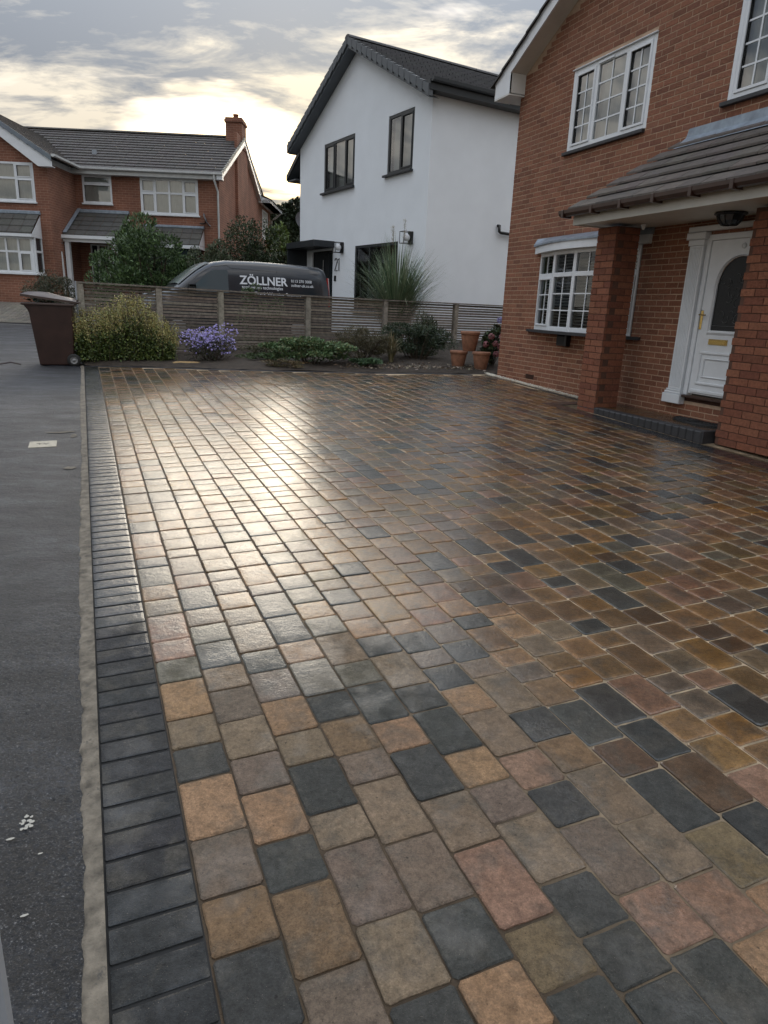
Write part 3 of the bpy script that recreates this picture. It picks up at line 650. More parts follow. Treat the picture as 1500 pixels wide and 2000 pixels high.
def window(parent, x0, x1, z0, z1, y, lights, fr=.055, mull=.045, material='upvc', glassm='glass', sill=None, curtain=None, bars=None, sillm='slate', name='window', depth=.06, sash=.03, topz=None, back=True):
    """lights: list of (xa, xb, za, zb, opening?, nx, nz) in metres inside the frame; frame part > pane, sash, glazing bars as sub-parts"""
    mb = MB()
    segs = [(x0, x0 + fr, z0, z1), (x1 - fr, x1, z0, z1)]
    for s in segs: mb.cbox(s[0], s[1], y, y + depth, s[2], s[3], .004)
    mb.cbox(x0 + fr, x1 - fr, y, y + depth, z0, z0 + fr, .004); mb.cbox(x0 + fr, x1 - fr, y, y + depth, z1 - fr, z1, .004)
    # mullions between the lights
    holes = [l[:4] for l in lights]
    xs = sorted({v for h in holes for v in (h[0], h[1])}); zs = sorted({v for h in holes for v in (h[2], h[3])})
    xs = sorted(set([x0 + fr, x1 - fr] + xs)); zs = sorted(set([z0 + fr, z1 - fr] + zs))
    for a, b in zip(xs, xs[1:]):
        for c, d in zip(zs, zs[1:]):
            m_ = ((a + b) / 2, (c + d) / 2)
            if not any(h[0] < m_[0] < h[1] and h[2] < m_[1] < h[3] for h in holes): mb.box(a, b, y + .002, y + depth - .002, c, d)
    W = mb.obj(name, material, parent)
    for (a, b, c, d, op, nx, nz) in lights:
        if op:
            s_ = MB(); k = sash
            s_.cbox(a, a + k, y - .012, y + .03, c, d, .003); s_.cbox(b - k, b, y - .012, y + .03, c, d, .003)
            s_.cbox(a + k, b - k, y - .012, y + .03, c, c + k, .003); s_.cbox(a + k, b - k, y - .012, y + .03, d - k, d, .003)
            s_.obj('sash', material, W); a, b, c, d = a + k, b - k, c + k, d - k
            g_ = MB()
            for q in ((a, a + .006, c, d), (b - .006, b, c, d), (a, b, c, c + .006), (a, b, d - .006, d)): g_.box(q[0], q[1], y + .004, y + .02, q[2], q[3])
            g_.obj('gasket', 'black', W)
        MB().add([(a, y + .022, c), (b, y + .022, c), (b, y + .022, d), (a, y + .022, d)], [(0, 1, 2, 3)]).obj('pane', glassm, W)
        bb = MB()
        for i in range(1, nx): xm = a + (b - a) * i / nx; bb.box(xm - .009, xm + .009, y + .013, y + .0205, c, d)
        for i in range(1, nz):
            zm = c + (d - c) * i / nz; zs_ = a
            for j in range(nx):
                xa_ = a + (b - a) * j / nx + (.009 if j else 0); xb_ = a + (b - a) * (j + 1) / nx - (.009 if j < nx - 1 else 0)
                bb.box(xa_, xb_, y + .013, y + .0205, zm - .009, zm + .009)
        if bb.v: bb.obj('glazing_bar', material, W)
    if sill: MB().cbox(sill[0], sill[1], sill[4], y + .05, sill[2], sill[3], .005).obj('sill', sillm, W)
    if curtain:
        c_ = MB(); cm, cy = curtain
        if cm == 'blind':
            zz = z0 + fr
            while zz < z1 - fr: c_.add([(x0 + fr, cy, zz), (x1 - fr, cy, zz), (x1 - fr, cy + .035, zz + .018), (x0 + fr, cy + .035, zz + .018)], [(0, 1, 2, 3)]); zz += .045
        else:
            n = 60; v = []
            for i in range(n + 1):
                xx = x0 + fr + (x1 - x0 - 2 * fr) * i / n; dy = .012 * math.sin(i * 1.9) + .006 * math.sin(i * .7); v += [(xx, cy + dy, z0 + fr), (xx, cy + dy, z1 - fr)]
            c_.add(v, [(2 * i, 2 * i + 2, 2 * i + 3, 2 * i + 1) for i in range(n)], smooth=True)
        c_.obj('blind' if cm == 'blind' else 'curtain', MT.get(cm, cm), W)
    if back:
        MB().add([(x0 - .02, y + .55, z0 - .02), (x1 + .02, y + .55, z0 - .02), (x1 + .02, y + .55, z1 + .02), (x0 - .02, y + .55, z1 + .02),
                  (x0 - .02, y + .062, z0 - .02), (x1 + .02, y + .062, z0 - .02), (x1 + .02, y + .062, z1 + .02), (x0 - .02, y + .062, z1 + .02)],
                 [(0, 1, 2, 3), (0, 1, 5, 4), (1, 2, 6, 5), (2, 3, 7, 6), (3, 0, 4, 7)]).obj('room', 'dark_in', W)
    return W

def build_house_a():
    H_ = thing('brick_house', 'tall red brick house at the right with tiled porch and white front door', 'house', MA)
    Z0 = -.35; EAVE = 4.40; SL = .515
    W1 = (1.318, 2.864, 3.175, 4.155); W2 = (4.035, 5.60, 3.185, 4.155); BW = (.80, 3.10, .79, 2.02); DR = (4.10, 5.06, .13, 1.905)
    holes = [W1, W2, BW, (3.86, 5.30, -.02, 1.99)]
    wl = MB(); wall_holes(wl, 0, 9.5, Z0, EAVE, 0, [W1, W2, (.98, 3.10, .80, 1.95), (4.10, 5.06, .14, 1.9)], .1)
    wl.add([(0, 0, EAVE), (8.3, 0, EAVE), (4.15, 0, EAVE + 4.15 * SL)], [(0, 1, 2)])
    wl.add([(0, 0, Z0), (0, 7.5, Z0), (0, 7.5, EAVE), (0, 0, EAVE)], [(0, 3, 2, 1)])
    wl.add([(9.5, 0, Z0), (9.5, 7.5, Z0), (9.5, 7.5, EAVE), (9.5, 0, EAVE)], [(0, 1, 2, 3)])
    wl.obj('wall', 'mortar', H_)
    clip = lambda a, b, z: (z < EAVE) or (z < EAVE + SL * a - .03)
    rc = brick_rects(0, 9.4, Z0, 7.0, .0662, .198, [W1, W2, (.98, 3.10, .80, 1.95), (4.10, 5.06, .14, 1.9)], .0100, clip)
    # upper corner bricks run out of frame on the right: keep what the photo could show
    rc = [r_ for r_ in rc if r_[2] < 5.6 and r_[0] < 6.2]
    # nearest facade bricks between bow window and door first
    rc.sort(key=lambda r_: (abs(r_[0] - 3.35) > .5, r_[2]))
    sel = [r_ for r_ in rc if 3.1 < r_[0] < 3.85 and 0 < r_[2] < 1.9][:60]; ss = set(sel)
    emit_bricks(sel + [r_ for r_ in rc if r_ not in ss], 0, BR_A, H_, 60)
    # side (left) return of the wall: bricks on the corner
    side = brick_rects(0, 7.5, Z0, EAVE, .0662, .198, [], .0085)
    sm = Matrix.Rotation(R(-90), 4, 'Z')     # local x -> -y ; build so that the face looks to -x
    emit_bricks([(-b, -a, c, d) for a, b, c, d in side if a < 1.5], 0, BR_A, H_, 0, matrix=Matrix.Rotation(R(-90), 4, 'Z'), stuffname='side_brickwork')
    MB().box(.86, 1.08, -.008, .01, .055, .12).obj('air_brick', 'brown_pl', H_)
    # ---- upper windows
    def three(W_):
        x0, x1, z0, z1 = W_; f = .055; w_ = x1 - x0
        a = x0 + .49; b = x0 + 1.065
        return [(x0 + f + .02, a - .02, z0 + f, z1 - f, True, 2, 4), (a + .04, b - .03, z0 + f + .005, z1 - f - .005, False, 2, 4), (b + .03, x1 - f - .005, z0 + f, z1 - f, True, 2, 4)]
    for W_, lab in ((W1, 'white casement window above the bow window'), (W2, 'white casement window above the porch roof')):
        wn = window(H_, *W_, -.002, three(W_), curtain=('net', .09), glassm='glass_up', sill=(W_[0] - .05, W_[1] - .01, W_[2] - .045, W_[2] - .003, -.05))
        wn['label'] = lab
        MB().cbox(W_[0] + .52, W_[0] + .82, -.016, 0, W_[3] - .05, W_[3] - .025, .003).obj('trickle_vent', 'upvc', wn)
        MB().cbox(W_[0] - .01, W_[1] + .01, -.03, -.004, W_[3] - .001, W_[3] + .012, .003).obj('head_trim', 'upvc', wn)
    # ---- bow window: five facets on a shallow arc
    bow = MB(); n = 4; xa, xb = .98, 3.10; sag = .17
    ang = [(-1 + 2 * i / n) for i in range(n + 1)]
    P = [(xa + (xb - xa) * i / n, -sag * (1 - ang[i] ** 2) - .02) for i in range(n + 1)]
    root = None
    zb, zt, zm = .80, 1.875, 1.56
    sillp = [(.80, .0), (.80, -.04)] + [(xa - .06 + (xb - xa + .12) * i / 10, -(sag + .03) * (1 - (-1 + .2 * i) ** 2) - .055) for i in range(11)] + [(3.28, -.04), (3.28, .0)]
    bow.prism(sillp, zb - .038, zb, 'z'); BWo = bow.obj('bow_window', 'slate', H_)
    for i in range(n):
        (ax, ay), (bx, by) = P[i], P[i + 1]; L_ = math.hypot(bx - ax, by - ay); th = math.atan2(by - ay, bx - ax)
        m = Matrix.Translation((ax, ay, 0)) @ Matrix.Rotation(th, 4, 'Z')
        fb = MB(); f = .034
        fb.cbox(0, f, 0, .06, zb, zt, .004); fb.cbox(L_ - f, L_, 0, .06, zb, zt, .004)
        for za_, zb_ in ((zb, zb + .062), (zt - .05, zt), (zm - .03, zm + .03)): fb.cbox(f, L_ - f, .001, .059, za_, zb_, .004)
        op = i in (0, n - 1)
        if op:
            k = .026
            for q in ((f, f + k, zb + .062, zm - .03), (L_ - f - k, L_ - f, zb + .062, zm - .03), (f + k, L_ - f - k, zb + .062, zb + .062 + k), (f + k, L_ - f - k, zm - .03 - k, zm - .03)): fb.cbox(q[0], q[1], -.012, .03, q[2], q[3], .003)
        fb.obj('frame', 'upvc', BWo, matrix=m)
        k = .026 if op else 0
        g_ = MB(); bb = MB()
        for (c, d, nz_, kk) in ((zb + .062, zm - .03, 3, k), (zm + .03, zt - .05, 1, 0)):
            a_, b_ = f + kk, L_ - f - kk; c += kk; d -= kk
            g_.add([(a_, .025, c), (b_, .025, c), (b_, .025, d), (a_, .025, d)], [(0, 1, 2, 3)])
            mx_ = (a_ + b_) / 2; bb.box(mx_ - .008, mx_ + .008, .014, .0235, c, d)
            for j in range(1, nz_):
                zz = c + (d - c) * j / nz_; bb.box(a_, mx_ - .008, .014, .0235, zz - .008, zz + .008); bb.box(mx_ + .008, b_, .014, .0235, zz - .008, zz + .008)
        g_.obj('pane', 'glass', BWo, matrix=m); bb.obj('glazing_bar', 'upvc', BWo, matrix=m)
        bl = MB(); zz = zb + .06
        while zz < zt - .04: bl.add([(.01, .10, zz), (L_ - .01, .10, zz), (L_ - .01, .135, zz + .014), (.01, .135, zz + .014)], [(0, 1, 2, 3)]); zz += .042
        bl.obj('blind', 'blind', BWo, matrix=m)
    hp = [(.86, .0), (.86, -.05)] + [(xa - .05 + (xb - xa + .10) * i / 10, -(sag + .05) * (1 - (-1 + .2 * i) ** 2) - .07) for i in range(11)] + [(3.24, -.05), (3.24, .0)]
    MB().prism(hp, zt + .001, zt + .125, 'z').obj('head_board', 'upvc', BWo)
    lp_ = [(x + (-.03 if x < 2 else .03), y_ - .015) for x, y_ in hp]
    lb = MB(); n2 = len(hp); v = [(x, y_, zt + .127) for x, y_ in lp_] + [(min(max(x, .83), 3.27), min(-.006, y_ * .15), zt + .215) for x, y_ in lp_] + [(x, y_, zt + .10) for x, y_ in lp_]
    lb.add(v, [(i, i + 1, n2 + i + 1, n2 + i) for i in range(n2 - 1)] + [(2 * n2 + i, 2 * n2 + i + 1, i + 1, i) for i in range(n2 - 1)]); lb.obj('lead_flashing', 'lead', BWo)
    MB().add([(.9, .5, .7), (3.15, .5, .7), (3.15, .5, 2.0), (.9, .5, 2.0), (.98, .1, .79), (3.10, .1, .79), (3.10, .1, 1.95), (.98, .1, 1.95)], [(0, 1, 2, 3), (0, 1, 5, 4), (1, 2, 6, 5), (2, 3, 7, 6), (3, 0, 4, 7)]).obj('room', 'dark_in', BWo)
    MB().cbox(1.68, 1.90, -.10, -.005, .60, .755, .02).obj('vent_box', 'black', H_)
    # ---- front door
    dx0, dx1, dz0, dz1 = DR
    sur = MB()
    for (a, b) in ((3.90, 4.095), (5.065, 5.26)):
        m_ = MB(); w_ = b - a
        m_.cbox(a, b, -.055, 0, .26, 1.80, .004)
        for k in range(7): x = a + .022 + k * (w_ - .044) / 6.6; m_.cbox(x, x + .011, -.064, -.055, .29, 1.78, .003)
        m_.cbox(a - .045, b + .03, -.085, 0, .10, .205, .006); m_.cbox(a - .03, b + .02, -.075, 0, .207, .235, .008); m_.cbox(a - .015, b + .01, -.066, 0, .237, .258, .006)
        m_.cbox(a - .015, b + .01, -.066, 0, 1.802, 1.86, .004); m_.cbox(a - .04, b + .03, -.088, 0, 1.862, 1.935, .01)
        m_.obj('pilaster', 'upvc', H_)
    m_ = MB(); m_.cbox(3.86, 5.30, -.07, -.001, 1.94, 1.995, .006); m_.obj('door_head', 'upvc', H_)
    D = MB(); f = .06
    D.cbox(dx0, dx0 + f, -.02, .06, dz0 + .08, dz1, .004); D.cbox(dx1 - f, dx1, -.02, .06, dz0 + .08, dz1, .004); D.cbox(dx0 + f, dx1 - f, -.02, .06, dz1 - f, dz1, .004)
    Do = D.obj('door', 'upvc', H_)
    L0, L1, B0, B1 = dx0 + f + .004, dx1 - f - .004, dz0 + .105, dz1 - f - .004
    gx0, gx1, gz0, gz1 = L0 + .155, L1 - .155, .925, 1.66; cxm = (gx0 + gx1) / 2; rr = (gx1 - gx0) / 2; sp_z = gz1 - rr
    arch = [(gx0, gz0), (gx1, gz0)] + [(cxm + rr * math.cos(a), sp_z + rr * 1.05 * math.sin(a)) for a in np.linspace(0, math.pi, 15)]
    # leaf with an arched hole: strips round the opening
    lf = MB(); y0 = -.004
    lf.box(L0, gx0, y0, .04, B0, B1); lf.box(gx1, L1, y0, .04, B0, B1); lf.box(gx0, gx1, y0, .04, B0, gz0)
    ar = arch[2:]
    for p, q in zip(ar, ar[1:]): lf.add([(p[0], y0, p[1]), (q[0], y0, q[1]), (q[0], y0, B1), (p[0], y0, B1)], [(0, 3, 2, 1)])
    lf.obj('leaf', 'upvc', Do)
    md = MB()
    def mould(poly, wd, y_out):
        n_ = len(poly); cx_ = sum(p[0] for p in poly) / n_; cz_ = sum(p[1] for p in poly) / n_
        out = [(cx_ + (p[0] - cx_) * (1 + wd / abs(max(.05, (gx1 - gx0) / 2))), cz_ + (p[1] - cz_) * (1 + wd / .42)) for p in poly]
        v = [(p[0], y0 - .001, p[1]) for p in out] + [((p[0] + q[0]) / 2, y0 - y_out, (p[1] + q[1]) / 2) for p, q in zip(out, poly)] + [(q[0], y0 + .004, q[1]) for q in poly]
        md.add(v, [(i, (i + 1) % n_, n_ + (i + 1) % n_, n_ + i) for i in range(n_)] + [(n_ + i, n_ + (i + 1) % n_, 2 * n_ + (i + 1) % n_, 2 * n_ + i) for i in range(n_)])
    mould(arch, .035, .016)
    for (a, b, c, d, wd) in ((L0 + .08, L1 - .08, .34, .70, .03), (L0 + .15, L1 - .15, .42, .63, .016)):
        for q in ((a, b, c, c + wd), (a, b, d - wd, d), (a, a + wd, c + wd, d - wd), (b - wd, b, c + wd, d - wd)): md.cbox(q[0], q[1], y0 - .015, y0, q[2], q[3], .008)
    md.cbox(L0 + .03, L1 - .03, y0 - .012, y0, B0 + .01, B0 + .05, .008)
    md.lathe([(.001, 0), (.03, .001), (.028, .01), (.001, .012)], (0, 0, 0), 12)
    md.v[-48:] = [(cxm + x, y0 - z_, 1.77 + y_) for x, y_, z_ in md.v[-48:]]
    md.obj('moulding', 'upvc', Do)
    MB().add([(p[0], .012, p[1]) for p in arch], [tuple(range(len(arch)))]).obj('pane', 'doorglass', Do)
    lc = MB(); rs = random.Random(3)
    for k in range(26):
        a0 = rs.uniform(0, 6.3); cx_ = rs.uniform(gx0 + .06, gx1 - .06); cz_ = rs.uniform(gz0 + .1, sp_z + .1); q = []
        for j in range(7): q.append((cx_ + .05 * math.cos(a0 + j * .6) * (1 - j * .09), .008, cz_ + .06 * math.sin(a0 + j * .6) * (1 - j * .09)))
        lc.tube(q, .0022, 4, cap=False)
    lc.tube([(gx0, .008, gz0 + .05), (gx1, .008, gz0 + .05)], .002, 4)
    lc.obj('lead_pattern', 'leadpat', Do)
    hh = MB(); hh.cbox(L0 + .005, L0 + .035, y0 - .012, y0, .93, 1.13, .006); hh.tube([(L0 + .02, y0 - .01, 1.085), (L0 + .02, y0 - .045, 1.085), (L0 + .11, y0 - .05, 1.082)], .008, 8); hh.obj('handle', 'gold', Do)
    hh = MB(); hh.cbox(L0 + .17, L0 + .42, y0 - .012, y0, .775, .835, .006); hh.cbox(L0 + .19, L0 + .40, y0 - .018, y0 - .012, .788, .822, .003); hh.obj('letter_plate', 'gold', Do)
    MB().cbox(dx0 - .03, dx1, -.06, .05, dz0 + .055, dz0 + .078, .004).obj('threshold', 'brown_pl', Do)
    MB().box(dx0, dx1, .02, .06, -.02, dz0 + .054).obj('plinth', 'mortar_red', Do)
    rr_ = brick_rects(dx0 + .0, dx1, -.02, dz0 + .05, .066, .198, [], .01); emit_bricks([(a, b, c, d) for a, b, c, d in rr_], .02, [(.07, .03, .02)], Do, 0, stuffname='plinth_bricks')
    # ---- porch: step, pillars, roof
    PF = -.60
    st = MB(); st.box(3.02, 5.02, -.585, 0, -.22, -.045); st.obj('step', 'slate', H_)
    nose = MB()
    for k in range(20): x = 3.0 + .1 * k; nose.cbox(x + .002, x + .098, -.60, -.50, -.215, -.048, .012, jit((.030, .032, .035), .12))
    nose.obj('step_edging', 'slate', H_, kind='stuff')
    tl = MB()
    for i in range(12):
        for j in range(3):
            x = 3.03 + i * .162; y_ = -.498 + j * .162
            tl.box(x + .003, x + .159, y_ + .003, min(-.002, y_ + .159), -.05, -.044, jit(rnd.choice([COLS['taupe'], COLS['brown'], COLS['slate'], COLS['olive']]), .1))
    tl.w = [.95] * len(tl.f); tl.obj('step_paving', 'paver', H_, kind='stuff')
    def pillar(x0, x1, y0, y1, z0, z1, nsingle, lab, faces='frontright'):
        c = MB(); c.box(x0 + .006, x1 - .006, y0 + .006, y1 - .006, z0, z1); Pm = c.obj('pillar', 'mortar_red', H_, label=lab)
        rects = brick_rects(x0, x1, z0, z1, .0745, .222, [], .009, off=(.0 if x1 - x0 < .6 else .05))
        vis = [r_ for r_ in rects]; emit_bricks(vis, y0 + .006, BR_P, Pm, nsingle, proud=.006)
        # right (+x) face
        rr2 = brick_rects(y0 + .012, y1, z0, z1, .0745, .222, [], .009, off=.11)
        rest = MB()
        for k, (a, b, c_, d) in enumerate(rr2):
            t = jit(rnd.choice(BR_P), .14); q = (rest if k >= 60 or x1 - x0 > .6 else MB()); s0 = len(q.v)
            q.cbox(a, b, -(x1 - .006) - .005, -(x1 - .006) + .03, c_, d, .0018, t)
            q.v[s0:] = [(-y_, x, z_) for x, y_, z_ in q.v[s0:]]
            if q is not rest: q.obj('brick', 'brick', Pm)
        if rest.v: rest.obj('brickwork', 'brick', Pm, kind='stuff')
    pillar(2.99, 3.325, PF, PF + .335, -.14, 2.02, 48, 'narrow porch pillar in front of the bow window')
    pillar(5.065, 6.6, PF + .12, PF + .45, -.16, 2.03, 130, 'wide brick porch pier beside the front door')
    # roof planes: eave line and wall line; left end hipped back
    ez, ey_, wz = 2.20, -.93, 2.93
    n = 6; rf = MB(); el = 2.78
    def rp(s, k, dz=0): return (s, ey_ + (0 - ey_) * k, ez + (wz - ez) * k + dz)   # point on slope, k 0..1
    base = MB(); base.add([rp(el + .08, 0, -.03), rp(9.0, 0, -.03), rp(9.0, 1, -.03), rp(3.58, 1, -.03)], [(0, 1, 2, 3)])
    base.add([rp(el + .08, 0, -.03), rp(3.58, 1, -.03), (3.58, 0, ez - .05), (el + .08, 0, ez - .05)], [(0, 1, 2, 3)])
    Rf = base.obj('porch_roof', 'anthra', H_)
    tw = .30
    for i in range(n):
        k0, k1 = i / n, (i + 1) / n + .02; left = el + (3.56 - el) * (i / n) + .02; off = (.5 if i % 2 else 0) * tw
        x = left; first = True
        xs = [left] + [a for a in np.arange(2.4 + off, 6.9, tw) if a > left + .06] + [6.9]
        for a, b in zip(xs, xs[1:]):
            t = jit((.105, .088, .076), .14); m_ = MB(); j = rnd.uniform(-.003, .003); th = .022
            A0, A1 = rp(a + .003, k0, j + .034), rp(b - .003, k0, j + .034); C0, C1 = rp(b - .002, min(k1, 1), j - .006), rp(a + .002, min(k1, 1), j - .006)
            m_.add([A0, A1, C0, C1, (A0[0], A0[1], A0[2] - th), (A1[0], A1[1], A1[2] - th), (C0[0], C0[1], C0[2] - th), (C1[0], C1[1], C1[2] - th)],
                   [(0, 1, 2, 3), (4, 5, 1, 0), (5, 6, 2, 1), (7, 4, 0, 3)], t); m_.obj('tile', 'tile_dark', Rf)
    fl = MB(); fl.add([(3.55, -.17, wz - .13 + .012), (9, -.17, wz - .13 + .012), (9, -.012, wz + .01), (3.55, -.012, wz + .01), (3.58, -.010, wz + .095), (9, -.010, wz + .095)], [(0, 1, 2, 3), (3, 2, 5, 4)]); fl.obj('lead_flashing', 'lead', Rf)
    gu = MB(); prof = [(-.055, .0), (-.052, -.035), (-.03, -.062), (0, -.07), (.03, -.062), (.052, -.035), (.055, 0), (.048, 0), (.045, -.032), (0, -.06), (-.045, -.032), (-.048, 0)]
    gu.prism([(ey_ - .035 + p[0], ez - .005 + p[1]) for p in prof], el - .03, 9.0, 'x', smooth=False); G_ = gu.obj('gutter', 'brown_pl', H_)
    for x in (el + .05, 3.35, 3.82, 4.30, 4.78, 5.25): MB().cbox(x - .02, x + .02, ey_ - .096, ey_ + .03, ez - .085, ez - .002, .003).obj('bracket', 'brown_pl', G_)
    fa = MB(); fa.box(el + .08, 9, ey_ + .055, ey_ + .075, ez - .16, ez - .02); fa.box(el + .08, el + .10, ey_ + .076, -.001, ez - .16, ez - .02); fa.obj('fascia', 'upvc_old', H_)
    so = MB(); so.box(el + .101, 9, ey_ + .076, PF - .03, ez - .15, ez - .135); so.box(el + .101, 9, PF - .026, -.002, ez - .147, ez - .132); so.obj('soffit', 'upvc_old', H_)
    # ---- main gable roof: barge board, boxed eave, tiles
    def gp(s, dz=0): return EAVE + SL * s + dz
    bb = MB()
    for (a, c, b, d, y0_, y1_) in ((-.30, -.055, 4.15, -.055, -.27, -.245),):
        bb.add([(-.33, y0_, gp(-.33, -.03)), (4.15, y0_, gp(4.15, -.03)), (4.15, y0_, gp(4.15, .15)), (-.33, y0_, gp(-.33, .15)),
                (-.33, y1_, gp(-.33, -.03)), (4.15, y1_, gp(4.15, -.03)), (4.15, y1_, gp(4.15, .15)), (-.33, y1_, gp(-.33, .15))], [(0, 1, 2, 3), (0, 4, 5, 1), (2, 6, 7, 3), (0, 3, 7, 4)])
        bb.add([(4.15, y0_, gp(4.15, -.03)), (8.65, y0_, gp(-.33, -.03)), (8.65, y0_, gp(-.33, .15)), (4.15, y0_, gp(4.15, .15))], [(0, 1, 2, 3)])
    # level foot of the barge board
    bb.add([(-.33, -.271, gp(-.33, -.03)), (-.33, -.271, 4.15), (.10, -.271, 4.15), (.10, -.271, gp(.1, -.03))], [(0, 1, 2, 3)])
    bb.obj('barge_board', 'upvc', H_)
    sf = MB(); sf.box(-.33, .10, -.27, 0, 4.13, 4.149); sf.box(-.33, -.315, -.27, 7.4, 4.15, gp(-.33, .1)); sf.box(-.315, -.001, .001, 7.4, 4.131, 4.148)
    sf.add([(.10, -.245, 4.16), (.10, -.001, 4.16), (.10, -.001, gp(.1, -.03)), (.10, -.245, gp(.1, -.03))], [(0, 1, 2, 3)])
    sf.add([(.10, -.245, gp(.1, -.028)), (4.15, -.245, gp(4.15, -.028)), (4.15, -.001, gp(4.15, -.028)), (.10, -.001, gp(.1, -.028))], [(0, 1, 2, 3)])
    sf.obj('eave_soffit', 'upvc_old', H_)
    ro = MB()
    for k in range(16):
        a, b = -.42 + k * .3, -.42 + (k + 1) * .3 + .02
        za, zb_ = gp(a, .17), gp(b, .15)
        if b > 4.2: break
        ro.add([(a, -.31, za), (a, 7.5, za), (b, 7.5, zb_), (b, -.31, zb_), (a, -.31, za - .03), (a, 7.5, za - .03), (b, -.31, zb_ - .03)], [(0, 1, 2, 3), (0, 4, 5, 1), (0, 3, 6, 4)], jit((.07, .066, .064), .1))
    ro.add([(4.15, -.31, gp(4.15, .16)), (8.7, -.31, gp(-.4, .16)), (8.7, 7.5, gp(-.4, .16)), (4.15, 7.5, gp(4.15, .16))], [(0, 1, 2, 3)], (.07, .066, .064))
    ro.obj('roof', 'tile_dark', H_)
    # verge cable clip and light bulb hook omitted; ceiling lantern hangs under the soffit
    T = thing('porch_lantern', 'black ribbed lantern fixed under the white porch ceiling', 'lantern', MA @ Matrix.Translation((4.62, -.30, 2.05)))
    a = MB(); a.lathe([(.001, 0), (.15, 0), (.155, -.012), (.145, -.022), (.125, -.026)], n=10, smooth=False); a.obj('cap', 'black', T)
    a = MB(); a.lathe([(.122, -.027), (.10, -.075), (.07, -.11), (.001, -.118)], n=10, smooth=False); a.obj('glass_bowl', 'vanglass', T)
    for k in range(10):
        an = 2 * math.pi * k / 10; c, s_ = math.cos(an), math.sin(an); MB().tube([(.13 * c, .13 * s_, -.02), (.108 * c, .108 * s_, -.075), (.075 * c, .075 * s_, -.114), (.0, 0, -.122)], .005, 5).obj('rib', 'black', T)
    T = thing('alarm_sensor', 'small white round sensor under the porch ceiling beside the narrow pillar', 'sensor', MA @ Matrix.Translation((3.45, -.34, 2.04)))
    a = MB(); a.lathe([(.001, 0), (.032, 0), (.03, -.012), (.018, -.02), (.022, -.035), (.012, -.052), (.001, -.055)], n=12); a.obj('body', 'upvc', T)
    # half-round rubber mat with a cut-out pattern of ribs
    T = thing('doormat', 'black half round rubber mat lying on the porch step', 'doormat', MA @ Matrix.Translation((4.56, -.03, -.043)))
    a = MB(); half = [(.42 * math.cos(t_), -.33 * math.sin(t_)) for t_ in np.linspace(0, math.pi, 20)]; a.prism(half, 0, .008, 'z'); a.obj('base', 'mat', T)
    a = MB()
    for r_ in (.95, .8, .6, .4): a.tube([(.42 * r_ * math.cos(t_), -.33 * r_ * math.sin(t_) - .004, .011) for t_ in np.linspace(.05, math.pi - .05, 16)], .006, 5)
    for t_ in np.linspace(.2, 2.9, 15): a.tube([(.12 * math.cos(t_), -.09 * math.sin(t_) - .004, .011), (.40 * math.cos(t_ + .1), -.31 * math.sin(t_ + .1) - .004, .011)], .005, 5)
    a.obj('rib', 'mat', T)
build_house_a()

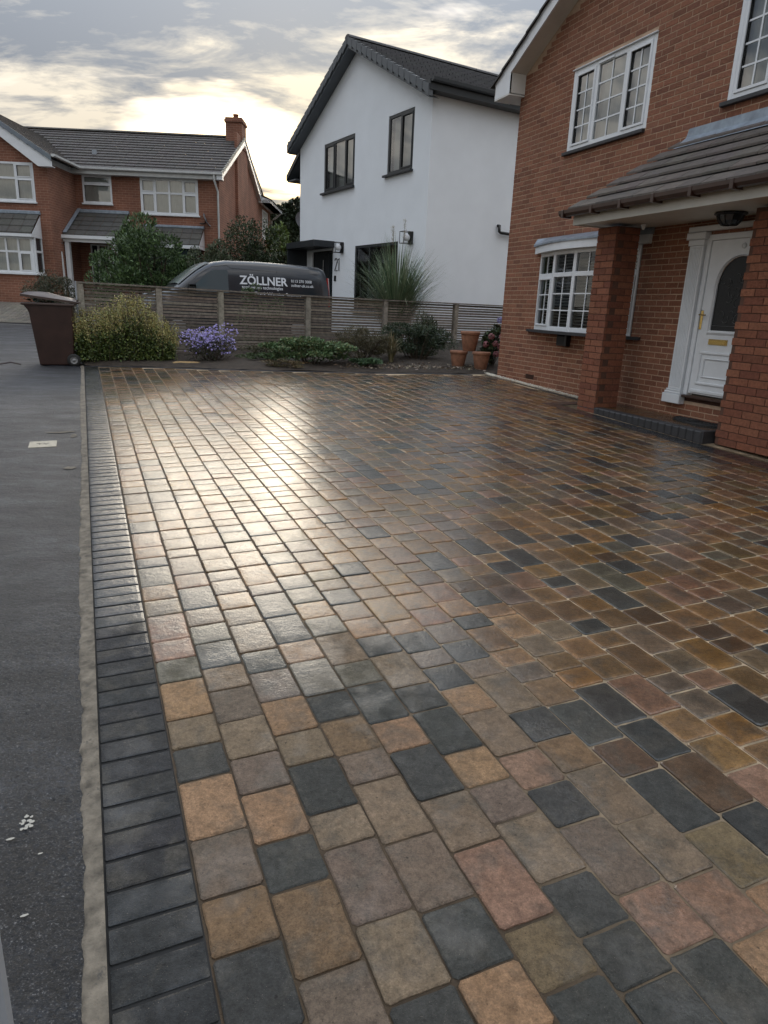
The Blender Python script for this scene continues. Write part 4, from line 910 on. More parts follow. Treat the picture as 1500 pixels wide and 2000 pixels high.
# ================================================================= HOUSE 21 (white render)
def build_house_g():
    H_ = thing('white_house', 'white rendered house with dark grey frames and gable facing the drive', 'house', MG)
    EV, AP, X0 = 5.41, 7.16, -7.08; SLG = (AP - EV) / 3.54; cxg = X0 / 2
    Wa = (-5.40, -3.57, 3.97, 5.24); Wb = (-1.86, -.71, 4.00, 5.30); Wc = (-3.42, -1.20, .75, 2.44); Dr = (-6.15, -4.76, .0, 2.40)
    holes = [Wa, Wb, Wc, Dr]
    wl = MB(); wall_holes(wl, X0, 0, -.6, EV, 0, holes, .12)
    wl.add([(X0, 0, EV), (0, 0, EV), (cxg, 0, AP)], [(0, 1, 2)])
    wl.add([(0, 0, -.6), (0, 9.5, -.6), (0, 9.5, EV), (0, 0, EV)], [(0, 1, 2, 3)])
    wl.add([(X0, 0, -.6), (X0, 9.5, -.6), (X0, 9.5, EV), (X0, 0, EV)], [(0, 3, 2, 1)])
    wl.add([(X0, 9.5, -.6), (0, 9.5, -.6), (0, 9.5, EV), (cxg, 9.5, AP), (X0, 9.5, EV)], [(0, 4, 3, 2, 1)])
    wl.obj('wall', 'render', H_)
    A = 'anthra'
    k = .06
    wa = window(H_, *Wa, .01, [(Wa[0] + .07, Wa[0] + .60, Wa[2] + .07, Wa[3] - .07, True, 1, 1), (Wa[0] + .67, Wa[0] + 1.24, Wa[2] + .07, Wa[3] - .07, False, 1, 1), (Wa[0] + 1.31, Wa[1] - .07, Wa[2] + .07, Wa[3] - .07, True, 1, 1)],
           fr=.07, material=A, glassm='glass_up', curtain=('net', .14), sill=(Wa[0] - .10, Wa[1] + .03, Wa[2] - .05, Wa[2] - .002, -.09), sillm=A); wa['label'] = 'dark framed three-light window'
    wb = window(H_, *Wb, .01, [(Wb[0] + .07, Wb[0] + .54, Wb[2] + .07, Wb[3] - .07, False, 1, 1), (Wb[0] + .60, Wb[1] - .07, Wb[2] + .07, Wb[3] - .07, True, 1, 1)],
           fr=.07, material=A, glassm='glass_up', curtain=('net', .14), sill=(Wb[0] - .10, Wb[1] + .03, Wb[2] - .05, Wb[2] - .002, -.09), sillm=A); wb['label'] = 'dark framed two-light window'
    wc = window(H_, *Wc, .01, [(Wc[0] + .07, Wc[0] + .75, Wc[2] + .07, Wc[3] - .07, False, 1, 1), (Wc[0] + .81, Wc[1] - .07, Wc[2] + .07, Wc[3] - .07, False, 1, 1)], fr=.07, material=A, sill=(Wc[0] - .05, Wc[1] + .05, Wc[2] - .05, Wc[2] - .002, -.09), sillm=A)
    wc['label'] = 'dark framed ground floor window'
    # door and side panel
    d = MB(); d.box(Dr[0], Dr[0] + .06, .04, .11, Dr[2], Dr[3]); d.box(Dr[1] - .06, Dr[1], .04, .11, Dr[2], Dr[3]); d.box(Dr[0] + .06, Dr[1] - .06, .04, .11, Dr[3] - .06, Dr[3]); d.box(-5.16, -5.10, .04, .11, Dr[2], Dr[3] - .061)
    D = d.obj('door', A, H_)
    l = MB(); l.box(Dr[0] + .061, -5.161, .06, .10, Dr[2], Dr[3] - .061)
    for i in range(6): x = Dr[0] + .12 + i * .14; l.box(x, x + .10, .052, .0605, .1, Dr[3] - .12)
    l.obj('leaf', A, D)
    MB().add([(-5.10, .07, .0), (Dr[1] - .06, .07, 0), (Dr[1] - .06, .07, Dr[3] - .06), (-5.10, .07, Dr[3] - .06)], [(0, 1, 2, 3)]).obj('pane', 'vanglass', D)
    MB().tube([(-5.42, .02, .55), (-5.42, .02, 2.15)], .016, 8).obj('handle', 'alu', D)
    # canopy with left cheek
    c = MB(); c.box(-6.62, -4.66, -.66, -.001, 2.46, 2.63); c.obj('canopy', A, H_)
    c = MB(); c.box(-6.62, -6.54, -.64, -.001, -.4, 2.459); c.obj('canopy_cheek', A, H_)
    # roof: two slopes with stepped courses
    n = 15; ov = .30; hx = 3.54 + .28; rise = hx * SLG; top = EV + 3.54 * SLG + .17
    for side, nm in ((1, 'right'), (-1, 'left')):
        r_ = MB()
        for i in range(n):
            a0, a1 = i / n, (i + 1) / n
            xa, xb = cxg + side * hx * (1 - a0), cxg + side * hx * (1 - a1); za, zb = top - rise * (1 - a0), top - rise * (1 - a1)
            t = jit((.060, .060, .064), .06)
            m = 36 if side > 0 else 1
            for j in range(m):
                ya, yb = -ov + (10.0) * j / m, -ov + 10.0 * (j + 1) / m - (.012 if m > 1 else 0)
                tt = jit(t, .04)
                r_.add([(xa, ya, za + .05), (xa, yb, za + .05), (xb, yb, zb), (xb, ya, zb), (xa, ya, za), (xa, yb, za)], [(0, 1, 2, 3), (0, 4, 5, 1)], tt)
                if j == 0: r_.add([(xa, ya, za + .03), (xb, ya, zb), (xb, ya, zb - .10), (xa, ya, za - .07)], [(0, 1, 2, 3)], tt)
        r_.obj('roof', 'tile_plain', H_, label=None)
        # verge caps, one per course
        for i in range(n):
            a0, a1 = i / n, (i + 1) / n
            xa, xb = cxg + side * hx * (1 - a0), cxg + side * hx * (1 - a1); za, zb = top - rise * (1 - a0), top - rise * (1 - a1)
            v = MB(); o = .015
            xm = xa + (xb - xa) * .93; zm_ = za + (zb - za) * .93; P = [(xa, za + .055), (xm, zm_ + .03), (xm, zm_ - .12), (xa, za - .17)]
            v.prism(P, -ov - .025 - .0, -ov + .10, 'y'); v.obj('verge_cap', mat('verge_grey', (.105, .115, .125), .6, noise=.1, nscale=3) if 'verge_grey' not in bpy.data.materials else bpy.data.materials['verge_grey'], H_)
    rg = MB()
    for j in range(22):
        y0 = -ov - .02 + j * .45; rg.prism([(cxg + .13 * math.cos(a), top + .0 + .085 * math.sin(a)) for a in np.linspace(0, math.pi, 8)], y0, y0 + .44, 'y', jit((.06, .06, .064), .08))
    rg.obj('ridge_tiles', 'tile_plain', H_, kind='stuff')
    # dark soffit band under the verge
    s = MB()
    for side in (1, -1):
        e = cxg + side * (hx - .02)
        s.add([(cxg, -ov + .02, top - .20), (e, -ov + .02, top - .20 - (hx - .02) * SLG), (e, -.002, top - .20 - (hx - .02) * SLG), (cxg, -.002, top - .20)], [(0, 1, 2, 3)])
        s.add([(cxg, -ov + .019, top - .09), (e, -ov + .019, top - .09 - (hx - .02) * SLG), (e, -ov + .019, top - .21 - (hx - .02) * SLG), (cxg, -ov + .019, top - .21)], [(0, 1, 2, 3)])
    s.obj('verge_soffit', 'anthra_soffit', H_)
    b = MB()
    for x0, x1 in ((.02, .30), (X0 - .30, X0 - .02)):
        b.box(x0, x1, -ov + .03, 9.4, EV - .02, EV + .0); b.box(x1 - .02 if x0 > 0 else x0, x1 if x0 > 0 else x0 + .02, -ov + .03, 9.4, EV, EV + .17)
        b.box(x0 - .0, x1, -ov + .01, -ov + .029, EV - .02, EV + .18)
    b.obj('eave_box', A, H_)
    g = MB(); pr = [(-.06, 0), (-.055, -.06), (0, -.085), (.055, -.06), (.06, 0)]
    g.prism([(.36 + p[0], EV + .20 + p[1]) for p in pr], -ov + .02, 9.4, 'y'); g.obj('gutter', A, H_)
    # waste pipe on the side wall
    MB().tube([(.002, 2.12, 2.90), (.07, 2.12, 2.90), (.075, 2.12, 2.76), (.075, 2.16, 2.74), (.075, 3.2, 2.70)], .035, 8).obj('waste_pipe', 'black', H_)
    # wall lanterns
    for (x, z, lb) in ((-4.17, 2.43, 'black box wall lantern with white globe beside the dark canopy'), (-.62, 2.48, 'black box wall lantern with white globe near the corner of the white house')):
        T = thing('wall_lantern', lb, 'wall lamp', MG @ Matrix.Translation((x, 0, z)), 'wall lanterns on the white house')
        a = MB(); a.box(-.09, .09, -.035, -.001, -.14, .14); a.obj('back_plate', 'black', T)
        a = MB()
        for sx in (-.10, .10):
            for zz in (-.13, .13): a.tube([(sx, -.03, zz), (sx, -.26, zz)], .008, 5)
            a.tube([(sx, -.26, -.13), (sx, -.26, .13)], .008, 5)
        for zz in (-.13, .13): a.tube([(-.10, -.26, zz), (.10, -.26, zz)], .008, 5)
        a.obj('cage', 'black', T)
        a = MB(); a.lathe([(.001, .085)] + [(.085 * math.sin(t), .085 * math.cos(t)) for t in np.linspace(.2, 2.94, 9)] + [(.001, -.085)], (0, -.13, 0), 16); a.obj('globe', 'opal', T)
    # house number 21
    a = MB(); r_ = .014
    a.tube([(-.075 + .07 * math.cos(t) - .0, -.012, .10 + .06 * math.sin(t)) for t in np.linspace(2.9, -.5, 12)] + [(-.14, -.012, -.15), (.0, -.012, -.15)], r_, 6)
    a.tube([(.05, -.012, .12), (.09, -.012, .155), (.09, -.012, -.16)], r_, 6)
    tagit(a.obj('house_number', 'anthra', matrix=MG @ Matrix.Translation((-4.44, 0, 1.99)) @ Matrix.Diagonal((1.15, 1, 1.05, 1))), 'slim dark metal house number 21 on the white wall', 'house number')
    a = MB(); a.cbox(-.05, .05, -.03, -.001, -.075, .075, .01); tagit(a.obj('doorbell', 'black', matrix=MG @ Matrix.Translation((-4.57, 0, 1.62))), 'small black doorbell box under the house number 21', 'doorbell')
    # older brick wing behind the left corner
    Wg = thing('brick_wing', 'narrow strip of red brick house showing left of the white gable', 'house', MG @ Matrix.Translation((X0, .35, 0)))
    w_ = MB(); w_.box(-.50, -.002, 0, 6, -.6, 4.62); w_.obj('wall', 'brickC', Wg)
    r_ = MB()
    for i in range(5):
        xa, xb = -1.15 + i * .235, -1.15 + (i + 1) * .235; za = 4.80 + i * .235 * .62; zb = za + .235 * .62
        r_.add([(xa, -.32, za), (xa, 6, za), (xb, 6, zb), (xb, -.32, zb), (xa, -.32, za - .16), (xb, -.32, zb - .16), (xa, 6, za - .05)], [(0, 1, 2, 3), (0, 3, 5, 4), (0, 4, 6, 1)], jit((.07, .066, .062), .1))
    r_.obj('roof', 'tile_plain', Wg)
    s = MB(); s.add([(-1.1, -.3, 4.66), (-.02, -.3, 5.30), (-.02, -.001, 5.30), (-1.1, -.001, 4.66)], [(0, 1, 2, 3)]); s.box(-1.12, -.502, -.29, 6, 4.60, 4.64); s.obj('soffit', 'anthra_soffit', Wg)
    T = thing('satellite_dish', 'grey satellite dish on the brick strip beside the white house', 'satellite dish', MG @ Matrix.Translation((X0 - .46, .30, 3.45)))
    a = MB(); a.lathe([(.001, .06), (.12, .045), (.22, .012), (.26, -.02)], n=18); o = a.obj('dish', 'grey', T, matrix=Matrix.Rotation(R(78), 4, 'Y') @ Matrix.Rotation(R(180), 4, 'X')); MB().tube([(0, .05, 0), (-.05, -.06, -.04)], .02, 6).obj('bracket', 'black', T)
build_house_g()

# ================================================================= LEFT HOUSE (far, red brick)
def build_house_c():
    H_ = thing('detached_brick_house', 'red brick house at the left with white windows and a chimney', 'house', MC)
    EV = 4.62; GB = -.6
    XC = -4.83; PW = 2.0         # inner corner with the wing, wing projection
    B = 'brickC'
    W1 = (-2.65, -.71, 3.35, 4.46); W2 = (-4.58, -3.60, 3.60, 4.48)
    wl = MB(); wall_holes(wl, XC, 0, GB, EV, 0, [W1, W2, (-4.42, -3.87, 0.25, 2.28)], .08)
    D2 = 9.1; RZ, RY = 6.60, 4.0; SF = (RZ - EV) / RY
    wl.add([(0, 0, GB), (0, D2, GB), (0, D2, EV + .35), (0, 4.55, 6.55), (0, 0, EV)], [(0, 1, 2, 3, 4)])
    wl.add([(0, D2, GB), (0, 11.2, GB), (0, 11.2, 4.95), (0, D2, 4.95)], [(0, 1, 2, 3)])
    wl.add([(XC - 7, 11.2, GB), (0, 11.2, GB), (0, 11.2, 4.95), (XC - 7, 11.2, 4.95)], [(0, 3, 2, 1)])
    wl.obj('wall', B, H_)
    # wing
    WX0, WX1 = -9.6, XC
    Wl = (-6.95, -5.24, 3.32, 4.43); BY = (-7.3, -5.22, 1.20, 2.25)
    ww = MB(); wall_holes(ww, WX0, WX1, GB, EV, -PW, [Wl, (-7.25, -5.30, 1.2, 2.25)], .08)
    apx, apz = (WX0 + WX1) / 2, EV + (WX1 - WX0) / 2 * .62
    ww.add([(WX0, -PW, EV), (WX1, -PW, EV), (apx, -PW, apz)], [(0, 1, 2)])
    ww.add([(WX1, -PW, GB), (WX1, 0, GB), (WX1, 0, EV), (WX1, -PW, EV)], [(0, 1, 2, 3)])
    ww.add([(WX0, -PW, GB), (WX0, 8, GB), (WX0, 8, EV), (WX0, -PW, EV)], [(0, 3, 2, 1)])
    ww.obj('wing_wall', B, H_)
    def lights(W_, spec, zmid, opens):
        o = []; x0, x1, z0, z1 = W_; f = .06
        for i, (a, b) in enumerate(spec):
            for (c, d, r_) in ((z0 + f, z0 + zmid - .03, 0), (z0 + zmid + .03, z1 - f, 1)): o.append((x0 + a, x0 + b, c, d, (i, r_) in opens, 1, 1))
        return o
    w1 = window(H_, *W1, -.012, lights(W1, [(.06, .47), (.53, .94), (1.0, 1.41), (1.47, 1.88)], .66, {(0, 0), (0, 1), (3, 0), (3, 1)}), fr=.06, curtain=('net', .08), glassm='glass_up', sill=(W1[0] - .02, W1[1] + .05, W1[2] - .05, W1[2] - .002, -.06), sillm='upvc'); w1['label'] = 'wide eight-pane white window'
    w2 = window(H_, *W2, -.012, [(W2[0] + .06, W2[1] - .06, W2[2] + .06, W2[2] + .56, False, 1, 1), (W2[0] + .06, W2[1] - .06, W2[2] + .62, W2[3] - .05, True, 1, 1)], fr=.06, curtain=('net', .08), glassm='glass_up', sill=(W2[0] - .04, W2[1] + .02, W2[2] - .05, W2[2] - .002, -.06), sillm='upvc'); w2['label'] = 'small white window above the porch'
    w3 = window(H_, *Wl, -PW - .012, lights(Wl, [(.06, .40), (.46, 1.12), (1.18, 1.65)], .66, {(2, 0), (2, 1)}), fr=.06, curtain=('net', -PW + .08), glassm='glass_up', sill=(Wl[0], Wl[1] + .04, Wl[2] - .05, Wl[2] - .002, -PW - .06), sillm='upvc'); w3['label'] = 'white window on the projecting gable'
    # square bay under a lean-to tiled roof
    by = -PW - .55
    bay = window(H_, BY[0], BY[1], BY[2], BY[3], by, lights(BY, [(.06, .50), (.56, 1.22), (1.28, 1.60), (1.66, 2.0)], .62, {(3, 0)}), fr=.06, glassm='glass_up', curtain=('net', by + .14), back=False, name='bay_window')
    q = MB(); q.box(BY[1] - .001, BY[1] + .05, by + .05, by + .11, BY[2], BY[3]); q.box(BY[1] - .001, BY[1] + .05, -PW - .06, -PW - .012, BY[2], BY[3]); q.box(BY[1], BY[1] + .05, by + .11, -PW - .06, BY[2] + .62, BY[2] + .68); q.box(BY[1], BY[1] + .05, by + .11, -PW - .06, BY[2], BY[2] + .05); q.box(BY[0], BY[1] + .09, by - .04, -PW - .01, BY[2] - .05, BY[2] - .001)
    q.obj('bay_side_frame', 'upvc', bay)
    MB().add([(BY[1] + .02, by + .1, BY[2]), (BY[1] + .02, -PW - .05, BY[2]), (BY[1] + .02, -PW - .05, BY[3]), (BY[1] + .02, by + .1, BY[3])], [(0, 1, 2, 3)]).obj('side_pane', 'vanglass', bay)
    MB().box(BY[0], BY[1] + .03, by + .03, -PW - .001, GB, BY[2] - .051).obj('bay_brickwork', B, bay)
    r_ = MB(); n = 3
    def lean(r_, x0, x1, y0, z0, y1, z1, n, c=(.075, .072, .066)):
        for i in range(n):
            a, b = i / n, (i + 1) / n
            for k in range(max(1, int((x1 - x0) / .33))):
                xa = x0 + (x1 - x0) * k / max(1, int((x1 - x0) / .33)); xb = x0 + (x1 - x0) * (k + 1) / max(1, int((x1 - x0) / .33)) - .01
                r_.add([(xa, y0 + (y1 - y0) * a, z0 + (z1 - z0) * a + .035), (xb, y0 + (y1 - y0) * a, z0 + (z1 - z0) * a + .035), (xb, y0 + (y1 - y0) * b, z0 + (z1 - z0) * b), (xa, y0 + (y1 - y0) * b, z0 + (z1 - z0) * b),
                        (xa, y0 + (y1 - y0) * a, z0 + (z1 - z0) * a), (xb, y0 + (y1 - y0) * a, z0 + (z1 - z0) * a)], [(0, 1, 2, 3), (4, 5, 1, 0)], jit(c, .12))
    lean(r_, BY[0] - .1, BY[1] + .06, by - .14, BY[3] + .10, -PW - .02, 2.98, 3); r_.obj('bay_roof', 'tile_dark', bay)
    q = MB(); q.add([(BY[1] + .055, by - .12, BY[3] + .09), (BY[1] + .055, -PW - .003, 2.93), (BY[1] + .055, -PW - .003, BY[3] + .09)], [(0, 1, 2)]); q.box(BY[0] - .1, BY[1] + .056, by - .16, -PW - .002, BY[3] + .001, BY[3] + .088); q.obj('bay_board', 'upvc', bay)
    MB().cbox(BY[0] - .1, BY[1] + .08, -PW - .07, -PW - .003, 2.95, 3.06, .02).obj('lead_flashing', 'lead', bay)
    # porch
    po = MB(); lean(po, XC + .02, -3.06, -1.32, 2.47, -.02, 3.30, 5); Po = po.obj('porch_roof', 'tile_dark', H_)
    MB().cbox(XC + .02, -3.06, -.07, -.004, 3.28, 3.40, .02).obj('lead_flashing', 'lead', Po)
    q = MB(); q.box(XC - .2, -3.04, -1.40, -1.30, 2.36, 2.46); q.box(XC + .1, -3.06, -1.29, -.01, 2.33, 2.345); q.box(XC + .0, -3.08, -1.29, -1.27, 2.26, 2.359); q.add([(-3.05, -1.3, 2.36), (-3.05, -.01, 2.36), (-3.05, -.01, 3.27)], [(0, 1, 2)]); q.obj('fascia', 'upvc', Po)
    MB().add([(XC + .03, -1.34, 2.54), (XC + .16, -1.34, 2.54), (XC + .16, -.02, 3.42), (XC + .03, -.02, 3.42)], [(0, 1, 2, 3)]).obj('side_flashing', 'lead', Po)
    for x in (-4.72, -3.20): MB().box(x - .07, x + .07, -1.27, -1.13, GB, 2.33).obj('post', 'upvc', Po)
    d = MB(); d.box(-4.46, -4.42, -.01, .06, .2, 2.30); d.box(-4.24, -4.16, -.01, .06, .2, 2.30); d.box(-3.87, -3.83, -.01, .06, .2, 2.30); d.box(-4.42, -3.87, -.01, .06, 2.26, 2.301)
    dd = d.obj('door', 'upvc', H_)
    l = MB(); l.box(-4.16, -3.87, .012, .05, .2, 2.25); l.obj('leaf', 'black', dd); MB().add([(-4.42, .02, .2), (-4.24, .02, .2), (-4.24, .02, 2.26), (-4.42, .02, 2.26)], [(0, 1, 2, 3)]).obj('pane', 'vanglass', dd)
    # right bay under the big window, mostly behind the shrub
    r_ = MB(); lean(r_, -2.6, -.55, -.75, 2.35, -.02, 2.95, 3); R2 = r_.obj('lower_roof', 'tile_dark', H_); MB().cbox(-2.6, -.53, -.07, -.003, 2.93, 3.02, .02).obj('lead_flashing', 'lead', R2)
    q = MB(); q.add([(-.545, -.75, 2.35), (-.545, -.01, 2.35), (-.545, -.01, 2.93)], [(0, 1, 2)]); q.box(-2.6, -.546, -.77, -.01, 2.24, 2.345); q.obj('fascia', 'upvc', R2)
    MB().box(-2.5, -.65, -.7, -.002, 1.2, 2.239).obj('bay_glazing', 'vanglass', R2); MB().box(-2.5, -.65, -.7, -.002, GB, 1.199).obj('bay_brickwork', B, R2)
    # roofs
    def slope(mb, x0, x1, y0, z0, y1, z1, n, clip=None, c=(.062, .055, .052)):
        for i in range(n):
            a, b = i / n, (i + 1) / n; ya, yb = y0 + (y1 - y0) * a, y0 + (y1 - y0) * b; za, zb = z0 + (z1 - z0) * a, z0 + (z1 - z0) * b
            L_ = clip(a) if clip else x0
            m = int((x1 - L_) / .33) + 1
            for k in range(m):
                xa, xb = L_ + (x1 - L_) * k / m, L_ + (x1 - L_) * (k + 1) / m - .008
                mb.add([(xa, ya, za + .04), (xb, ya, za + .04), (xb, yb, zb), (xa, yb, zb), (xa, ya, za), (xb, ya, za)], [(0, 1, 2, 3), (4, 5, 1, 0)], jit(c, .13))
    r_ = MB(); slope(r_, -14, .16, -.28, EV + .02, RY, RZ, 14); slope(r_, -14, .16, 9.3, EV + .3, RY, RZ, 1); r_.obj('roof', 'tile_dark', H_)
    # wing roof, running back; right slope seen edge-on, left slope off frame
    wr = MB(); k = .62; hw = (WX1 - WX0) / 2 + .28
    for i in range(12):
        a, b = i / 12, (i + 1) / 12; xa, xb = apx + hw * (1 - a), apx + hw * (1 - b); za, zb = apz + .12 - hw * k * (1 - a), apz + .12 - hw * k * (1 - b)
        for j in range(18):
            ya, yb = -PW - .25 + j * .35, -PW - .25 + (j + 1) * .35 - .01
            lim = (za - EV) / ((RZ - EV) / RY) + .3
            if ya > lim: break
            wr.add([(xa, ya, za + .04), (xa, yb, za + .04), (xb, yb, zb), (xb, ya, zb), (xa, ya, za), (xa, yb, za)], [(0, 1, 2, 3), (0, 4, 5, 1)], jit((.062, .055, .052), .13))
    wr.add([(apx, -PW - .25, apz + .12), (apx - hw, -PW - .25, apz + .12 - hw * k), (apx - hw, 5, apz + .12 - hw * k), (apx, 5, apz + .12)], [(0, 1, 2, 3)], (.06, .055, .05)); wr.obj('wing_roof', 'tile_dark', H_)
    bb = MB(); e = apx + hw
    bb.prism([(apx, apz + .02), (e, apz + .02 - hw * k), (e, apz - .14 - hw * k), (e - .42, apz - .14 - hw * k), (apx, apz - .16)], -PW - .24, -PW - .215, 'y')
    bb.prism([(apx, apz + .02), (apx - hw, apz + .02 - hw * k), (apx - hw, apz - .14 - hw * k), (apx, apz - .16)], -PW - .24, -PW - .215, 'y')
    bb.box(e - .42, e - .01, -PW - .21, -PW - .001, apz - .14 - hw * k, apz - .12 - hw * k); bb.obj('barge_board', 'upvc', H_)
    vg = MB()
    for i in range(12):
        a, b = i / 12, (i + 1) / 12; xa, xb = apx + hw * (1 - a), apx + hw * (1 - b); za, zb = apz + .12 - hw * k * (1 - a), apz + .12 - hw * k * (1 - b)
        vg.prism([(xa, za + .05), (xb, zb + .05), (xb, zb - .09), (xa, za - .11)], -PW - .275, -PW - .245, 'y', jit((.16, .19, .22), .08))
    vg.obj('verge_tiles', 'tile_plain', H_, kind='stuff')
    # valley line of mortar between the two roofs
    gt = MB(); zz = EV - .06
    pr = [(-.06, 0), (-.055, -.06), (0, -.085), (.055, -.06), (.06, 0)]
    gt.prism([(-.34 + p[0], EV + .04 + p[1]) for p in pr], XC + .22, .20, 'x'); gt.prism([(e + .06 + p[0], EV + .04 + p[1]) for p in pr], -PW - .25, -.30, 'y')
    gt.box(XC + .02, .17, -.27, -.25, EV - .16, EV + .0); gt.box(XC + .02, .17, -.249, -.001, EV - .16, EV - .145); gt.box(XC + .005, XC + .02, -PW - .2, -.25, EV - .16, EV)
    gt.obj('gutter', 'white_weath', H_)
    dp = MB(); dp.tube([(-.08, -.34, EV - .03), (-.08, -.34, EV - .2), (-.03, -.07, EV - .5), (-.03, -.07, .2)], .034, 8); dp.obj('downpipe', 'white_weath', H_, label='white downpipe at the corner of the house')
    dp = MB(); dp.tube([(-5.0 + .15, -1.36, 2.36), (-4.86, -1.36, 2.2), (-4.93, -1.45, 2.1), (-4.86, -1.45, 1.9), (-4.80, -1.45, .2)], .05, 8); dp.obj('downpipe', 'white_weath', H_, label='white downpipe beside the porch')
    # gable verge on the right
    vb = MB()
    for (ya, za, yb, zb, nn) in ((-.28, EV + .05, RY, RZ + .04, 14), (RY, RZ + .04, 8.0, 5.12, 1)):
        for i in range(nn):
            a, b = i / nn, (i + 1) / nn; y0_, y1_ = ya + (yb - ya) * a, ya + (yb - ya) * b; z0_, z1_ = za + (zb - za) * a, za + (zb - za) * b
            vb.add([(.165, y0_, z0_ + .03), (.165, y1_, z1_), (.165, y1_, z1_ - .10), (.165, y0_, z0_ - .08), (.13, y0_, z0_ + .03), (.13, y1_, z1_)], [(0, 1, 2, 3), (0, 4, 5, 1)], jit((.30, .29, .25), .1))
    vb.obj('verge', 'tile_plain', H_)
    bd = MB()
    for (ya, za, yb, zb) in ((-.28, EV - .02, RY, RZ - .06), (RY, RZ - .06, 8.0, 5.0)):
        bd.add([(.15, ya, za), (.15, yb, zb), (.15, yb, zb - .18), (.15, ya, za - .16)], [(0, 1, 2, 3)]); bd.add([(.148, ya, za - .16), (.148, yb, zb - .18), (.001, yb, zb - .18), (.001, ya, za - .16)], [(0, 1, 2, 3)])
    bd.box(.0 + .001, .16, -.33, 0, EV - .17, EV - .02)
    bd.box(-.3, .55, 7.75, 11.4, 4.86, 4.98); bd.prism([(.55, 4.98), (.16, 5.10), (.16, 4.86), (.55, 4.86)], 7.75, 11.5, 'y'); bd.obj('bargeboard', 'upvc', H_)
    wr2 = MB(); wr2.add([(.6, 7.7, 5.0), (.6, 11.6, 5.0), (-.6, 11.6, 5.5), (-.6, 7.7, 5.5)], [(0, 1, 2, 3)], (.06, .055, .05)); wr2.obj('rear_roof', 'tile_dark', H_)
    MB().tube([(.5, 11.3, 4.86), (.2, 11.25, 4.6), (.06, 11.25, 4.5), (.06, 11.25, .5)], .045, 8).obj('downpipe', 'white_weath', H_, label='white downpipe on the rear corner')
    sw = MB(); y0, y1, z0, z1 = 8.75, 10.2, 3.45, 4.72
    for q_ in ((y0, y0 + .10, z0, z1), (y1 - .10, y1, z0, z1), (y0 + .1, y1 - .1, z0, z0 + .07), (y0 + .1, y1 - .1, z1 - .07, z1), (y0 + .1, y1 - .1, z0 + .80, z0 + .87)): sw.box(.002, .03, *q_)
    S_ = sw.obj('side_window', 'upvc', H_); MB().add([(.012, y0 + .05, z0 + .03), (.012, y1 - .05, z0 + .03), (.012, y1 - .05, z1 - .03), (.012, y0 + .05, z1 - .03)], [(0, 1, 2, 3)]).obj('pane', 'net', S_)
    # chimney breast and stack
    cb = MB(); cb.box(.001, .10, 2.75, 4.75, 2.5, 6.55); cb.box(.001, .10, 2.75, 3.4, GB, 2.499); cb.obj('chimney_breast', B, H_)
    cs = MB(); cs.box(-.48, .13, 3.55, 4.4, 6.2, 7.05); cs.box(-.52, .17, 3.50, 4.45, 7.05, 7.14); cs.box(-.49, .14, 3.54, 4.41, 7.14, 7.21); C_ = cs.obj('chimney', B, H_)
    MB().lathe([(.10, 7.2), (.095, 7.36), (.11, 7.365), (.11, 7.40), (.07, 7.40)], (-.17, 3.97, 0), 12).obj('chimney_pot', 'terra', C_)
    rt_ = MB()
    for i in range(40): x = -14 + i * .36; rt_.prism([(RY + .12 * math.cos(a), RZ + .01 + .07 * math.sin(a)) for a in np.linspace(0, math.pi, 6)], x, x + .35, 'x', jit((.075, .07, .06), .12)) if x < -.6 else None
    rt_.obj('ridge_tiles', 'tile_dark', H_, kind='stuff')
    MB().box(-4.62, -4.48, 1.15, 1.22, 5.12, 5.45).obj('roof_vent', 'grey', H_)
    T = thing('satellite_dish', 'grey satellite dish below the wide upstairs window of the left house', 'satellite dish', MC @ Matrix.Translation((-.42, -.12, 3.22)))
    a = MB(); a.lathe([(.001, .05), (.10, .04), (.2, .01), (.23, -.015)], n=18); a.obj('dish', 'grey', T, matrix=Matrix.Rotation(R(62), 4, 'Y') @ Matrix.Rotation(R(180), 4, 'X')); MB().tube([(0, 0, 0), (-.1, .1, -.1), (-.25, .02, -.12)], .018, 6).obj('bracket', 'black', T)
build_house_c()

